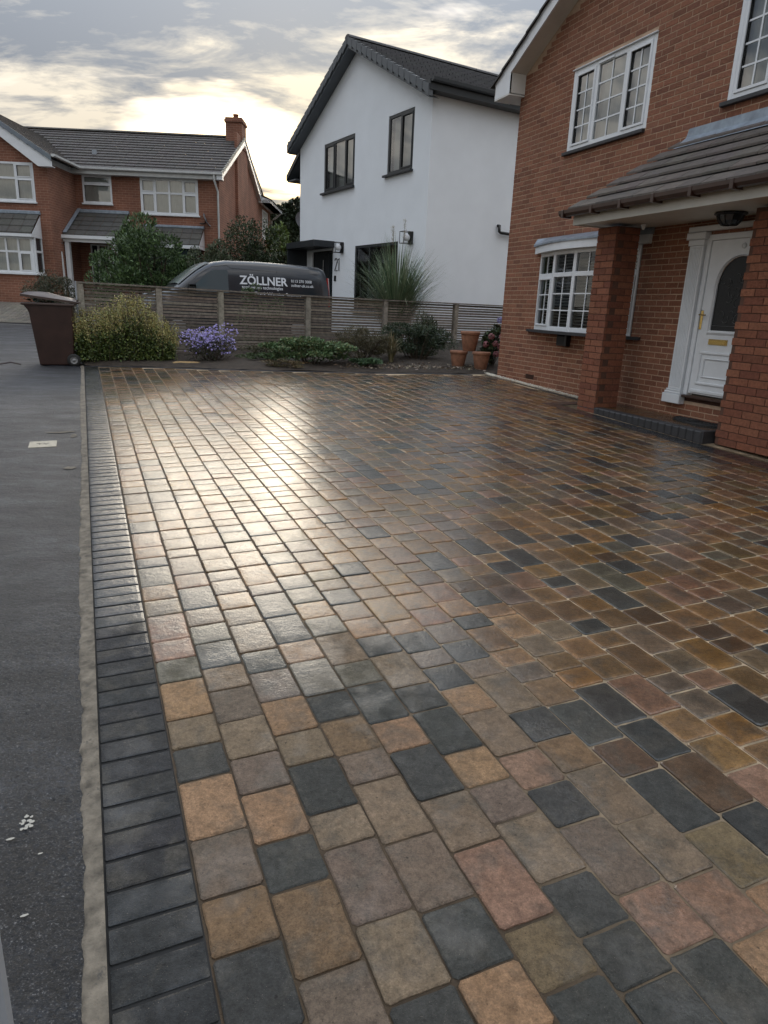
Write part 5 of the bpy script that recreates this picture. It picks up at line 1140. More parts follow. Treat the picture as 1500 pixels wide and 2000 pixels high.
# ================================================================= FENCE
def build_fence():
    P0 = HB * 12.7 + RB * -.1; az = R(60); ex = hd(az); th = math.atan2(ex[1], ex[0])
    Fm = Matrix.Translation((P0[0], P0[1], 0)) @ Matrix.Rotation(th, 4, 'Z')
    T = thing('slatted_fence', 'long weathered timber fence of thin horizontal slats with square posts', 'fence', Fm)
    posts = [.07, 1.315, 2.395, 4.095, 5.80, 7.555, 9.3, 11.0]
    ztop = lambda s: 1.655 - .05 * min(1, s / 5) + .0 * s
    for s in posts:
        g = SU * 12.7 + SV * s - .1
        MB().cbox(s - .05, s + .05, -.045, .05, g, ztop(s) - .022, .006, jit((.27, .25, .21), .1)).obj('post', 'wood', T)
    for a, b in zip(posts, posts[1:]):
        c = jit((.19, .17, .145), .08)
        m = MB(); za, zb = ztop(a), ztop(b); m.add([(a - .05, -.055, za - .02), (b + (.05 if b > 10 else -.052), -.055, zb - .02), (b + (.05 if b > 10 else -.052), .06, zb - .02), (a - .05, .06, za - .02), (a - .05, -.055, za + .006), (b + (.05 if b > 10 else -.052), -.055, zb + .006), (b + (.05 if b > 10 else -.052), .06, zb + .006), (a - .05, .06, za + .006)],
              [(0, 3, 2, 1), (4, 5, 6, 7), (0, 1, 5, 4), (1, 2, 6, 5), (2, 3, 7, 6), (3, 0, 4, 7)], c); m.obj('rail_cap', 'wood', T)
        for k in range(22):
            z_ = -.052 - k * .0523; w_ = rnd.choice((.041, .040, .038, .033)) + rnd.uniform(-.002, .002); t = jit(rnd.choice([(.20, .165, .135), (.165, .14, .115), (.23, .20, .165), (.14, .12, .10)]), .14)
            d0, d1 = rnd.gauss(0, .0018), rnd.gauss(0, .0018); y0 = rnd.uniform(-.002, .002)
            A, Bx = a + .051, b - .051; m = MB()
            m.add([(A, y0, za + z_ - w_ / 2 + d0), (Bx, y0, zb + z_ - w_ / 2 + d1), (Bx, y0 + .018, zb + z_ - w_ / 2 + d1), (A, y0 + .018, za + z_ - w_ / 2 + d0), (A, y0, za + z_ + w_ / 2 + d0), (Bx, y0, zb + z_ + w_ / 2 + d1), (Bx, y0 + .018, zb + z_ + w_ / 2 + d1), (A, y0 + .018, za + z_ + w_ / 2 + d0)],
                  [(0, 3, 2, 1), (4, 5, 6, 7), (0, 1, 5, 4), (1, 2, 6, 5), (2, 3, 7, 6), (3, 0, 4, 7)], t); m.obj('slat', 'wood', T)
    MB().tube([(-.0, -.07, .3), (-.0, -.07, 1.66)], .012, 6).obj('end_batten', 'grey', T)
    return Fm
FM = build_fence()

# ================================================================= WHEELIE BIN, POTS, SMALL THINGS
def build_bin():
    b = uv2w(12.03, -.70); M_ = Matrix.Translation(Vector(b)) @ Matrix.Rotation(R(21), 4, 'Z')   # local x to the right (hinge side), y away
    T = thing('wheelie_bin', 'brown wheelie bin with its lid ajar at the end of the drive', 'wheelie bin', M_)
    w2 = .28
    # side profile (x, z): front leans, back nearly upright
    prof = [(-.0, .0), (.50, .0), (.54, .06), (.585, .93), (-.155, .93), (-.085, .84), (-.075, .80)]
    m = MB(); prof2 = [(-.0, .012), (.46, .012), (.50, .05), (.545, .93), (-.15, .93), (-.09, .845), (-.075, .80)]
    n = len(prof2)
    def ins(z): return .205 + (w2 - .205) * z / .93
    v = [(p[0], .29 - ins(p[1]), p[1]) for p in prof2] + [(p[0], .29 + ins(p[1]), p[1]) for p in prof2]
    m.add(v, [(i, (i + 1) % n, n + (i + 1) % n, n + i) for i in range(n)] + [tuple(range(n))[::-1], tuple(range(n, 2 * n))])
    o = m.obj('body', 'bin', T)
    bv = o.modifiers.new('b', 'BEVEL'); bv.width = .022; bv.segments = 3; bv.limit_method = 'ANGLE'
    r_ = MB(); r_.box(-.175, .575, -.012, .592, .915, .955); ro = r_.obj('rim', 'binlid', T); bv = ro.modifiers.new('b', 'BEVEL'); bv.width = .012; bv.segments = 2
    # lid: domed shell hinged at the back, propped a little open at the front
    l = MB(); nx, ny = 10, 6; xs = np.linspace(-.77, 0, nx); ys_ = np.linspace(-.30, .30, ny); g = []
    for i, x in enumerate(xs):
        for j, y in enumerate(ys_):
            e = min(1, (min(x + .77, -x + .02) / .10)) ; e2 = min(1, (.30 - abs(y)) / .06)
            g.append((x, y, .045 * max(0, min(e, e2)) ** .5 + .03 * math.exp(-((x + .45) / .16) ** 2) * max(0, e2) + .004))
    l.add(g, [(i * ny + j, (i + 1) * ny + j, (i + 1) * ny + j + 1, i * ny + j + 1) for i in range(nx - 1) for j in range(ny - 1)], smooth=True)
    edge = [(-.77, -.30), (0, -.30), (0, .30), (-.77, .30)]
    l.add([(x, y, .004) for x, y in edge] + [(x, y, -.03) for x, y in edge], [(i, (i + 1) % 4, 4 + (i + 1) % 4, 4 + i) for i in range(4)])
    lo = l.obj('lid', 'binlid', T, matrix=Matrix.Translation((.60, .29, .985)) @ Matrix.Rotation(R(6.5), 4, 'Y'))
    h = MB(); h.tube([(.575, .05, .965), (.63, .05, .975), (.63, .53, .975), (.575, .53, .965)], .016, 8); h.obj('handle', 'binlid', T)
    h = MB(); h.tube([(-.50, -.27, .055), (-.36, -.27, .085), (-.22, -.27, .055)], .012, 6); h.obj('lid_grip', 'binlid', T)
    # contents just under the lid
    c = MB()
    for k in range(60):
        p = np.array([rnd.uniform(-.1, .3), rnd.uniform(.03, .5), .955 + rnd.uniform(0, .06)]); d = nprs.randn(3) * .03; e = nprs.randn(3) * .02; c.add([p, p + d, p + d + e, p + e], [(0, 1, 2, 3)], jit(rnd.choice([(.02, .05, .05), (.03, .06, .03), (.08, .07, .05)]), .3))
    c.obj('garden_waste', 'leaf', T)
    for y in (.01, .55):
        W = MB(); prof_ = [(.055, -.022), (.092, -.024), (.10, -.016), (.10, .016), (.092, .024), (.055, .022)]
        v = []; k = 20
        for r0, y0 in prof_:
            for a in range(k): an = 2 * math.pi * a / k; v.append((r0 * math.cos(an), y0, r0 * math.sin(an)))
        W.add(v, [(i * k + a, i * k + (a + 1) % k, (i + 1) * k + (a + 1) % k, (i + 1) * k + a) for i in range(5) for a in range(k)], smooth=True)
        wo = W.obj('wheel', 'rubber', T, matrix=Matrix.Translation((.50, y, .10)))
        hb = MB(); v = [(r0 * math.cos(2 * math.pi * a / k), y0, r0 * math.sin(2 * math.pi * a / k)) for r0, y0 in ((.058, -.02), (.05, -.024), (.046, -.012), (.018, -.012), (.016, -.028), (.001, -.029)) for a in range(k)]
        hb.add(v, [(i * k + a, i * k + (a + 1) % k, (i + 1) * k + (a + 1) % k, (i + 1) * k + a) for i in range(5) for a in range(k)], [(.1, .1, .1)][0], smooth=True); hb.obj('hub', 'alu', wo)
    MB().tube([(.50, 0, .10), (.50, .56, .10)], .012, 6).obj('axle', 'rubber', T)
build_bin()

def pot(px, loc, s, lab):
    T = thing('terracotta_pot', lab, 'plant pot', Matrix.Translation(Vector(loc)) @ Matrix.Rotation(rnd.uniform(0, 6), 4, 'Z') @ Matrix.Scale(s, 4), 'empty terracotta pots stacked by the fence')
    m = MB(); m.lathe([(.001, .0), (.098, 0), (.104, .012), (.140, .20), (.146, .255)], n=28); m.lathe([(.128, .252), (.118, .12), (.09, .03), (.001, .028)], n=28); m.obj('body', 'terra', T)
    m = MB(); m.lathe([(.146, .253), (.158, .262), (.162, .285), (.160, .305), (.150, .312), (.138, .308), (.130, .29), (.128, .25)], n=28); m.obj('rim', 'terra', T)
_pb = toA(-.95, .62)
def at_px(px, py, y):
    fx = (px - 750) / F_PX; fy = (1000 - py) / F_PX
    d = np.array(r2) * fx + np.array(u2) * fy + np.array(_f); k = y / d[1]; return CAMP + d * k
pa = at_px(894, 719, 12.35); pc = at_px(938, 722, 12.2); pt = at_px(916, 689, 12.45)
pot(0, pa, .98, 'dull terracotta pot at the bottom left of the three')
pot(0, pc, .98, 'redder terracotta pot at the bottom right, nearest the brick wall')
pot(0, (pt[0], pt[1] + .0, pa[2] + .30), 1.08, 'large terracotta pot stacked on top of two others')

T = thing('metal_cover', 'small rusty rectangular TV service cover set in the road', 'service cover')
o_ = MB()
for (u0, u1, v0, v1, dz) in ((6.36, 6.59, -.52, -.305, .003),):
    q = [uv2w(u0, v0, 0), uv2w(u0, v1, 0), uv2w(u1, v1, 0), uv2w(u1, v0, 0)]; z = [p + np.array([0, 0, .006]) for p in q]
    o_.add(q + z, [(4, 5, 6, 7), (0, 1, 5, 4), (1, 2, 6, 5), (2, 3, 7, 6), (3, 0, 4, 7)])
o_.obj('frame', 'ironwork', T)
c_ = uv2w(6.475, -.412, .0075)
text_obj('lettering', 'TV', .085, 'black', T, Matrix.Translation(Vector(c_)) @ Matrix.Rotation(-AZB, 4, 'Z'))
m = MB()
for k in range(26):
    an_ = 2 * math.pi * (k % 8) / 8 + rnd.uniform(-.2, .2); rr_ = rnd.uniform(.008, .024); U, V = 1.774 + rr_ * math.sin(an_) * 1.3, -.249 + rr_ * math.cos(an_) * .8; c = uv2w(U, V, .0025); r_ = rnd.uniform(.0025, .006); a0 = rnd.uniform(0, 6)
    m.add([c + np.array([r_ * rnd.uniform(.6, 1.4) * math.cos(a0 + a), r_ * math.sin(a0 + a), 0]) for a in (0, 1.2, 2.3, 3.4, 4.6)], [(0, 1, 2, 3, 4)])
tagit(m.obj('paint_splash', 'paint'), 'star-shaped white splash on the dark road beside the mortar strip', 'paint splash')
for (U, V, r_, lb) in ((1.725, -.285, .008, 'small white fleck just nearer than the star-shaped splash'), (1.46, -.235, .007, 'pale green fleck on the dark road at the lower left'), (1.645, -.21, .005, 'tiny straw coloured chip near the mortar strip edge')):
    c = uv2w(U, V, .004); m = MB(); m.add([c + np.array([r_ * math.cos(a) * 1.3, r_ * .6 * math.sin(a) + r_ * .5 * math.cos(a), 0]) for a in (0, 1, 2, 3, 4, 5)], [(0, 1, 2, 3, 4, 5)])
    tagit(m.obj('fleck', 'paint'), lb, 'fleck', 'pale flecks on the road')

# ================================================================= VAN AND CAR
def loft(mb, stations, smooth=True, tint=None, cap=True):
    """stations: list of rings (same count), each a list of 3-D points"""
    n = len(stations[0]); v = [p for r_ in stations for p in r_]
    mb.add(v, [(i * n + k, i * n + (k + 1) % n, (i + 1) * n + (k + 1) % n, (i + 1) * n + k) for i in range(len(stations) - 1) for k in range(n)], tint, smooth=smooth)
    if cap: mb.add(v, [tuple(range(n)), tuple(range((len(stations) - 1) * n, len(stations) * n))[::-1]], tint)
def build_van():
    loc = at_px(646, 585, 17.0); gzv = gz(loc[0], loc[1]); az = -117
    ex = hd(R(az))           # forward
    origin = loc + ex * 2.17 - np.array([-ex[1], ex[0], 0]) * .86; origin[2] = gzv - .03
    Mv = Matrix.Translation(Vector(origin)) @ Matrix.Rotation(math.atan2(ex[1], ex[0]), 4, 'Z')
    T = thing('panel_van', 'dark blue-grey panel van with white lettering parked behind the slatted fence', 'van', Mv)
    # side outline: roof height and half width by x (x forward, -2.2 rear .. 2.2 front)
    def roof(x):
        pts = [(-2.20, .62), (-2.19, 1.05), (-2.14, 1.52), (-2.06, 1.68), (-1.90, 1.735), (-1.3, 1.765), (-.4, 1.775), (.30, 1.755), (.62, 1.70), (.86, 1.58), (1.10, 1.40), (1.36, 1.18), (1.50, 1.08), (1.80, 1.0), (2.05, .88), (2.18, .68), (2.2, .50)]
        for (a, b), (c, d) in zip(pts, pts[1:]):
            if a <= x <= c: return b + (d - b) * (x - a) / (c - a)
        return .6
    W = .89
    def half(z, x):
        w0 = W - .12 * max(0, (abs(x) - 1.7) / .5) ** 2
        if z > .95: w0 -= .13 * ((z - .95) / .82) ** 1.6
        if z < .5: w0 -= .05 * (.5 - z) / .3
        return w0
    rings = []
    for x in (-2.20, -2.17, -2.12, -2.04, -1.9, -1.6, -1.2, -.8, -.4, 0, .3, .55, .75, .95, 1.15, 1.36, 1.5, 1.7, 1.9, 2.05, 2.15, 2.2):
        rz = roof(x); zb = .22; prof = []
        zs = [zb, .35, .55, .78, .95]; top = rz - .10
        if rz < 1.12: zs = [zb, .3, .3 + (rz - .4) * .33, .3 + (rz - .4) * .66, rz - .10]
        zz = zs + [zs[-1] + (top - zs[-1]) * k for k in (.33, .66, 1.)]
        side = [(half(z, x), z) for z in zz]; w_ = side[-1][0]
        crn = [(w_ - .035, rz - .045), (w_ - .10, rz - .012), (w_ * .5, rz)]
        P = side + crn; ring = [(x, y, z) for y, z in P] + [(x, 0, rz + .004)] + [(x, -y, z) for y, z in P[::-1]]
        rings.append(ring)
    b = MB(); loft(b, rings); b.obj('body', 'van', T)
    def side_patch(name, poly, off, material, sgn=1, thick=True):
        m = MB(); m.add([(x, sgn * (half(z, x) + off), z) for x, z in poly], [tuple(range(len(poly)))[::-1 if sgn > 0 else 1]]); return m.obj(name, material, T)
    for sgn in (1, -1):
        side_patch('side_window', [(.28, 1.06), (1.18, 1.06), (1.02, 1.20), (.74, 1.46), (.60, 1.53), (.28, 1.55)], .012, 'vanside', sgn)
        # seams
        s_ = MB()
        def line(pts): s_.tube([(x, sgn * (half(z, x) + .001), z) for x, z in pts], .005, 4)
        line([(.22, .4), (.22, 1.60), (.30, 1.64), (.62, 1.60), (.86, 1.46), (1.26, 1.12), (1.36, .95)]); line([(-.85, .4), (-.85, 1.58)]); line([(.16, .4), (.16, 1.60)]); line([(.2, 1.585), (-1.85, 1.56)])
        line([(-1.0, .95), (-1.75, .95), (-1.90, 1.10), (-1.92, 1.45), (-1.0, 1.50)])
        line([(.74, 1.06), (.74, 1.46)])
        s_.obj('seam', 'black', T)
        m = MB(); m.add([(-2.175, sgn * .70, 1.50), (-2.10, sgn * (half(1.50, -2.1) + .004), 1.50), (-2.155, sgn * (half(.95, -2.15) + .006), .95), (-2.215, sgn * .72, .95)], [(0, 1, 2, 3)])
        m.obj('tail_light', 'clearlens', T); m = MB(); m.add([(-2.13, sgn * (half(1.5, -2.1) + .006), 1.50), (-2.09, sgn * (half(1.5, -2.1) + .008), 1.50), (-2.13, sgn * (half(.85, -2.15) + .010), .85), (-2.175, sgn * (half(.85, -2.15) + .008), .85)], [(0, 1, 2, 3)]); m.obj('tail_light', 'red', T)
        m = MB(); m.cbox(1.02, 1.16, 0, .16, 1.02, 1.20, .03); m.v = [(x, sgn * (.86 + y), z) for x, y, z in m.v]; m.obj('mirror', 'black', T)
        for x in (-1.35, 1.42):
            w_ = MB(); k = 20; v = [(r0 * math.cos(2 * math.pi * a / k), y0, r0 * math.sin(2 * math.pi * a / k)) for r0, y0 in ((.18, -.09), (.30, -.09), (.325, -.06), (.325, .06), (.30, .09), (.18, .09)) for a in range(k)]
            w_.add(v, [(i * k + a, i * k + (a + 1) % k, (i + 1) * k + (a + 1) % k, (i + 1) * k + a) for i in range(5) for a in range(k)], smooth=True); wo = w_.obj('wheel', 'rubber', T, matrix=Matrix.Translation((x, sgn * .80, .325)))
            h = MB(); v = [(r0 * math.cos(2 * math.pi * a / k), sgn * y0, r0 * math.sin(2 * math.pi * a / k)) for r0, y0 in ((.20, .07), (.10, .085), (.001, .09)) for a in range(k)]
            h.add(v, [(i * k + a, i * k + (a + 1) % k, (i + 1) * k + (a + 1) % k, (i + 1) * k + a) for i in range(2) for a in range(k)], smooth=True); h.obj('rim', 'alu', wo)
    # windscreen following the slope
    m = MB(); rows = []
    for x in (1.33, 1.15, .95, .80, .66): rz = roof(x); rows.append([(x + .02, y * (half(rz - .12, x) - .10), rz + .028 - .035 * abs(y) ** 4) for y in (-1, -.75, -.4, 0, .4, .75, 1)])
    m.add([p for r_ in rows for p in r_], [(i * 7 + j, i * 7 + j + 1, (i + 1) * 7 + j + 1, (i + 1) * 7 + j) for i in range(4) for j in range(6)], smooth=True); m.obj('windscreen', MT['screen_solid'], T)
    # lettering on the near (left) side of the body: reads from front to rear
    def let(txt, size, xc, z, bold=0., sx=1., align='LEFT'):
        y = half(z, xc) + .008
        m_ = Matrix(((-1, 0, 0, xc), (0, 0, 1, y), (0, 1, 0, z), (0, 0, 0, 1)))
        m_ = Matrix.Translation((xc, y, z)) @ Matrix.Rotation(math.pi, 4, 'Z') @ Matrix.Rotation(R(90 - (8 if z > 1.1 else 4)), 4, 'X')
        text_obj('lettering', txt, size, 'letter', T, m_, .0008, sx, align, bold)
    let('Z\u00d6LLNER', .255, .02, 1.345, .006, 1.0)
    let('total system technologies', .095, -.02, 1.205, .001, .98)
    let('Track Warning Systems', .115, -.30, 1.07, .001, 1.0)
    let('0113 270 3008', .088, -1.18, 1.385, .001, .95)
    let('zollner-uk.co.uk', .088, -1.18, 1.29, .001, .95)
    return T
MT['screen_solid'] = mat('windscreen_sky_tint', (.42, .47, .48), .06, spec=1.0, coat=1., coatr=.03)  # sky reflection painted in: pale solid colour instead of clear glass
build_van()
def build_car():
    p = at_px(412, 565, 20.0); g = gz(p[0], p[1]); ex = hd(R(-98))
    T = thing('dark_car', 'black car parked just beyond the front of the panel van', 'car', Matrix.Translation((p[0], p[1], g)) @ Matrix.Rotation(math.atan2(ex[1], ex[0]), 4, 'Z'))
    pts = [(-2.1, .55), (-2.05, .95), (-1.6, 1.25), (-.9, 1.44), (-.1, 1.50), (.35, 1.46), (.75, 1.25), (1.15, 1.02), (1.6, .92), (2.0, .78), (2.1, .5)]
    def roof(x):
        for (a, b), (c, d) in zip(pts, pts[1:]):
            if a <= x <= c: return b + (d - b) * (x - a) / (c - a)
        return .5
    rings = []
    for x in (-2.1, -2.05, -1.85, -1.6, -1.2, -.9, -.5, -.1, .2, .35, .55, .75, .95, 1.15, 1.6, 2.0, 2.1):
        rz = roof(x); w0 = .86 - .10 * max(0, (abs(x) - 1.5) / .6) ** 2; side = [(w0 - .03, .2), (w0, .5), (w0, min(.85, rz - .06))]; tz = rz - .05; w1 = w0 - .22 * max(0, (tz - .85) / .6)
        P = side + [((w0 + w1) / 2 + .01, (min(.85, rz - .06) + tz) / 2), (w1, tz), (w1 - .06, rz - .01), (w1 * .5, rz)]
        rings.append([(x, y, z) for y, z in P] + [(x, 0, rz + .005)] + [(x, -y, z) for y, z in P[::-1]])
    b = MB(); loft(b, rings); b.obj('body', 'carblack', T)
    m = MB(); rows = [[(x + .02, y * .60, roof(x) + .012 - .03 * abs(y) ** 4) for y in (-1, -.5, 0, .5, 1)] for x in (1.08, .75, .40)]
    m.add([p_ for r_ in rows for p_ in r_], [(i * 5 + j, i * 5 + j + 1, (i + 1) * 5 + j + 1, (i + 1) * 5 + j) for i in range(2) for j in range(4)], smooth=True); m.obj('windscreen', MT['screen_solid'], T)
    for sgn in (1, -1):
        m = MB(); m.add([(-1.3, sgn * .835, .92), (.85, sgn * .835, .92), (.35, sgn * .69, 1.38), (-.8, sgn * .69, 1.38)], [(0, 1, 2, 3)]); m.obj('side_window', 'vanglass', T)
        for x in (-1.3, 1.3):
            w_ = MB(); k = 16; v = [(r0 * math.cos(2 * math.pi * a / k), y0, r0 * math.sin(2 * math.pi * a / k)) for r0, y0 in ((.001, -.09), (.30, -.09), (.32, -.05), (.32, .05), (.30, .09), (.001, .09)) for a in range(k)]
            w_.add(v, [(i * k + a, i * k + (a + 1) % k, (i + 1) * k + (a + 1) % k, (i + 1) * k + a) for i in range(5) for a in range(k)], smooth=True); w_.obj('wheel', 'rubber', T, matrix=Matrix.Translation((x, sgn * .80, .32)))
build_car()

# ================================================================= PLANTS
def leaf_mesh(name, P, D, L, Wd, tints, material='leaf', parent=None, fold=.25, kind=None, seed=1, up=None):
    """many folded leaves: P centres (n,3), D direction (n,3), L length (n), Wd width (n), tints (n,3)"""
    n = len(P); rs = np.random.RandomState(seed); D = D / (np.linalg.norm(D, axis=1, keepdims=True) + 1e-9)
    A = rs.randn(n, 3); S = np.cross(D, A); S /= (np.linalg.norm(S, axis=1, keepdims=True) + 1e-9); U_ = np.cross(S, D)
    L = L[:, None]; Wd = Wd[:, None]
    base = P - D * L * .5; tip = P + D * L * .5; mid = P + U_ * Wd * fold * 0
    l_ = P + S * Wd * .5 + U_ * Wd * fold; r_ = P - S * Wd * .5 + U_ * Wd * fold
    V = np.stack([base, l_, tip, r_], 1).reshape(-1, 3).astype(np.float32)
    me = bpy.data.meshes.new(name); me.vertices.add(4 * n); me.vertices.foreach_set('co', V.ravel())
    idx = np.arange(n)[:, None] * 4; F = np.concatenate([idx + 0, idx + 1, idx + 2, idx + 0, idx + 2, idx + 3], 1).astype(np.int32)
    me.loops.add(6 * n); me.loops.foreach_set('vertex_index', F.ravel()); me.polygons.add(2 * n)
    me.polygons.foreach_set('loop_start', np.arange(0, 6 * n, 3, dtype=np.int32)); me.polygons.foreach_set('loop_total', np.full(2 * n, 3, np.int32))
    me.update(calc_edges=True)
    ca = me.color_attributes.new('tint', 'FLOAT_COLOR', 'CORNER'); c = np.concatenate([np.repeat(tints, 6, axis=0), np.ones((6 * n, 1))], 1).astype(np.float32); ca.data.foreach_set('color', c.ravel())
    me.materials.append(MT[material]); return link(name, me, parent, None, kind)
def tn(cols, n, rs, k=.25):
    c = np.array(cols)[rs.randint(0, len(cols), n)]; return np.clip(c * (1 + rs.uniform(-k, k, (n, 1))), .003, 1)
def blob(n, c, r, rs, lumps=14, lr=.45, shell=.55, flat=0.):
    """points in the volume of several overlapping lumps"""
    L = rs.randn(lumps, 3); L /= np.linalg.norm(L, axis=1, keepdims=True); L *= rs.uniform(.35, 1 - lr * .6, (lumps, 1)); rad = rs.uniform(lr * .6, lr * 1.15, lumps)
    L = np.vstack([L, [[0, 0, -.1]]]); rad = np.append(rad, .7)
    k = rs.randint(0, len(L), n); d = rs.randn(n, 3); d /= np.linalg.norm(d, axis=1, keepdims=True); q = rs.uniform(shell ** 3, 1, (n, 1)) ** (1 / 3)
    P = L[k] + d * rad[k][:, None] * q
    if flat: P[:, 2] = np.maximum(P[:, 2], -flat)
    return np.array(c) + P * np.array(r), d
def stems(parent, c, r, h, n, rs, rad=.012, name='stem', z0=None):
    m = MB()
    for k in range(n):
        a = rs.uniform(0, 6.28); q = rs.uniform(.1, .8); e = (c[0] + math.cos(a) * r[0] * q, c[1] + math.sin(a) * r[1] * q, c[2] + h * rs.uniform(.45, .78))
        b = (c[0] + math.cos(a) * r[0] * q * .3, c[1] + math.sin(a) * r[1] * q * .3, c[2]); m.tube([b, tuple((np.array(b) + np.array(e)) / 2 + rs.randn(3) * .03 * h), e], rad, 5, r2=rad * .3)
    return m.obj(name, 'stem', parent)
def bush(name, label, cat, base, r, h, n, L, Wd, cols, seed, group=None, lumps=16, lr=.42, updir=.3, nst=14, ncore=0, flat=.75):
    rs = np.random.RandomState(seed); T = thing(name, label, cat, loc=base, group=group)
    P, d = blob(n, (0, 0, h * .52), (r[0], r[1], h * .52), rs, lumps, lr, flat=flat)
    P[:, 2] = np.maximum(P[:, 2], .02)
    D = d + rs.randn(n, 3) * .7 + np.array([0, 0, updir])
    leaf_mesh('foliage', P, D, rs.uniform(.7, 1.2, n) * L, rs.uniform(.7, 1.2, n) * Wd, tn(cols, n, rs), parent=T, seed=seed)
    stems(T, (0, 0, 0), r, h, nst, rs, .012 * h + .004, 'stem'); return T
def gp(px, py): # ground point on the driveway plane seen at a pixel
    fx = (px - 750) / F_PX; fy = (1000 - py) / F_PX; d = np.array(r2) * fx + np.array(u2) * fy + np.array(_f)
    nrm = np.cross(RB + np.array([0, 0, SV]), HB + np.array([0, 0, SU])); k = -(CAMP @ nrm) / (d @ nrm); return CAMP + d * k
def bed():
    # planting bed between the drive and the fence, rising a little to the fence
    mb = MB(); xs = np.linspace(-.05, 8.2, 50); rows = []
    def near(v): return float(np.interp(v, [-.05, .15, 1.0, 2.13, 4.13, 5.58, 6.2, 8.2], [12.03, 12.02, 11.78, 11.3, 10.72, 10.40, 10.2, 10.2]))
    for v in xs:
        un = near(v); uf = 12.72 + .12 * v
        for k in range(9):
            t = k / 8; rows.append(uv2w(un + (uf - un) * t, v, -.005 + .045 * min(1, t * 6) + (.03 + .03 * v / 8) * t * 3.2 * (1 if v > 2.2 else .4) + rnd.uniform(0, .02)))
    mb.add(rows, [(i * 9 + k, i * 9 + k + 1, (i + 1) * 9 + k + 1, (i + 1) * 9 + k) for i in range(len(xs) - 1) for k in range(8)], smooth=True); mb.obj('flower_bed', 'soil', kind='structure')
    # heaps of yellow building sand at the front of the bed
    for (px, py, w_, h_, lb) in ((205, 712, .24, .05, 'low heap of yellow sand under the golden shrub'), (370, 716, .50, .07, 'broad yellow sand heap under the purple asters'), (595, 719, .50, .09, 'lumpy yellow sand heap before the pale green groundcover'), (470, 717, .30, .03, 'thin spill of yellow sand right of the purple asters')):
        c = gp(px, py); m = MB(); n = 16; v = [(0, 0, h_)]
        for rr, zz in ((.35, .85), (.7, .45), (1, -.1)):
            for k in range(n): a = 2 * math.pi * k / n; q = rnd.uniform(.8, 1.15); v.append((w_ * rr * q * math.cos(a), .16 * rr * q * math.sin(a), h_ * zz * rnd.uniform(.5, 1.3) if zz > 0 else -.02))
        m.add(v, [(0, 1 + k, 1 + (k + 1) % n) for k in range(n)] + [(1 + r_ * n + k, 1 + (r_ + 1) * n + k, 1 + (r_ + 1) * n + (k + 1) % n, 1 + r_ * n + (k + 1) % n) for r_ in range(2) for k in range(n)], smooth=True)
        tagit(m.obj('sand_heap', 'sand', matrix=Matrix.Translation(Vector(c) + Vector((HB[0] * .1, HB[1] * .1, .01))) @ Matrix.Rotation(R(23.6 - 12), 4, 'Z')), lb, 'sand heap', 'sand heaps along the bed')
    m = MB()
    for k in range(900):      # dead leaves and chippings
        v = rnd.uniform(3.8, 6.3); u = near(v) + rnd.uniform(.02, .9); c = uv2w(u, v, .06 + rnd.uniform(0, .03)); a = nprs.randn(3) * .022; b = nprs.randn(3) * .012; a[2] *= .3; m.add([c, c + a, c + a + b, c + b], [(0, 1, 2, 3)], jit(rnd.choice([(.16, .12, .08), (.10, .07, .045), (.22, .18, .13)]), .3))
    m.obj('leaf_litter', 'leaf', kind='stuff')
bed()
def golden():
    rs = np.random.RandomState(11); c = uv2w(12.28, .62, .03)
    T = thing('golden_shrub', 'bushy golden-tipped shrub with green lower leaves beside the brown bin', 'shrub', Matrix.Translation(Vector(c)) @ Matrix.Rotation(-AZB, 4, 'Z'))
    n = 300; X = rs.uniform(-.88, .82, n); Y = rs.uniform(-.24, .30, n); H = .92 - .22 * np.abs(X / .85) ** 3 + rs.uniform(-.16, .10, n) + .10 * np.sin(X * 5 + 1) - .12 * (X > .35)
    PP = []; DD = []; LL = []; WW = []; CC = []; m = MB()
    for i in range(n):
        b = np.array([X[i] * .85, Y[i] * .8, 0]); t = np.array([X[i] + rs.randn() * .05, Y[i] + rs.randn() * .04, H[i]]); md = (b + t) / 2 + rs.randn(3) * .02
        if i % 3 == 0: m.tube([b, md, t], .004, 4, r2=.002, cap=False)
        k = 78; q = rs.uniform(.05, 1, k); ps = np.outer(1 - q, b) + np.outer(q, t) + rs.randn(k, 3) * np.array([.022, .022, .012]) * (1.35 - q)[:, None] * 1.5
        up = q > (.58 + rs.uniform(-.16, .14)); PP.append(ps); DD.append(rs.randn(k, 3) + np.where(up, .9, .15)[:, None] * np.array([0, 0, 1]))
        LL.append(np.where(up, .027, .042) * rs.uniform(.7, 1.3, k)); WW.append(np.where(up, .016, .024) * rs.uniform(.8, 1.2, k))
        g = tn([(.070, .105, .025), (.085, .13, .03), (.045, .075, .02), (.14, .17, .04)], k, rs); y = tn([(.38, .33, .12), (.30, .29, .10), (.44, .36, .15), (.22, .25, .08)], k, rs); CC.append(np.where(up[:, None], y, g))
    leaf_mesh('foliage', np.vstack(PP), np.vstack(DD), np.hstack(LL), np.hstack(WW), np.vstack(CC), parent=T, seed=3); m.obj('stem', 'stem', T)
golden()
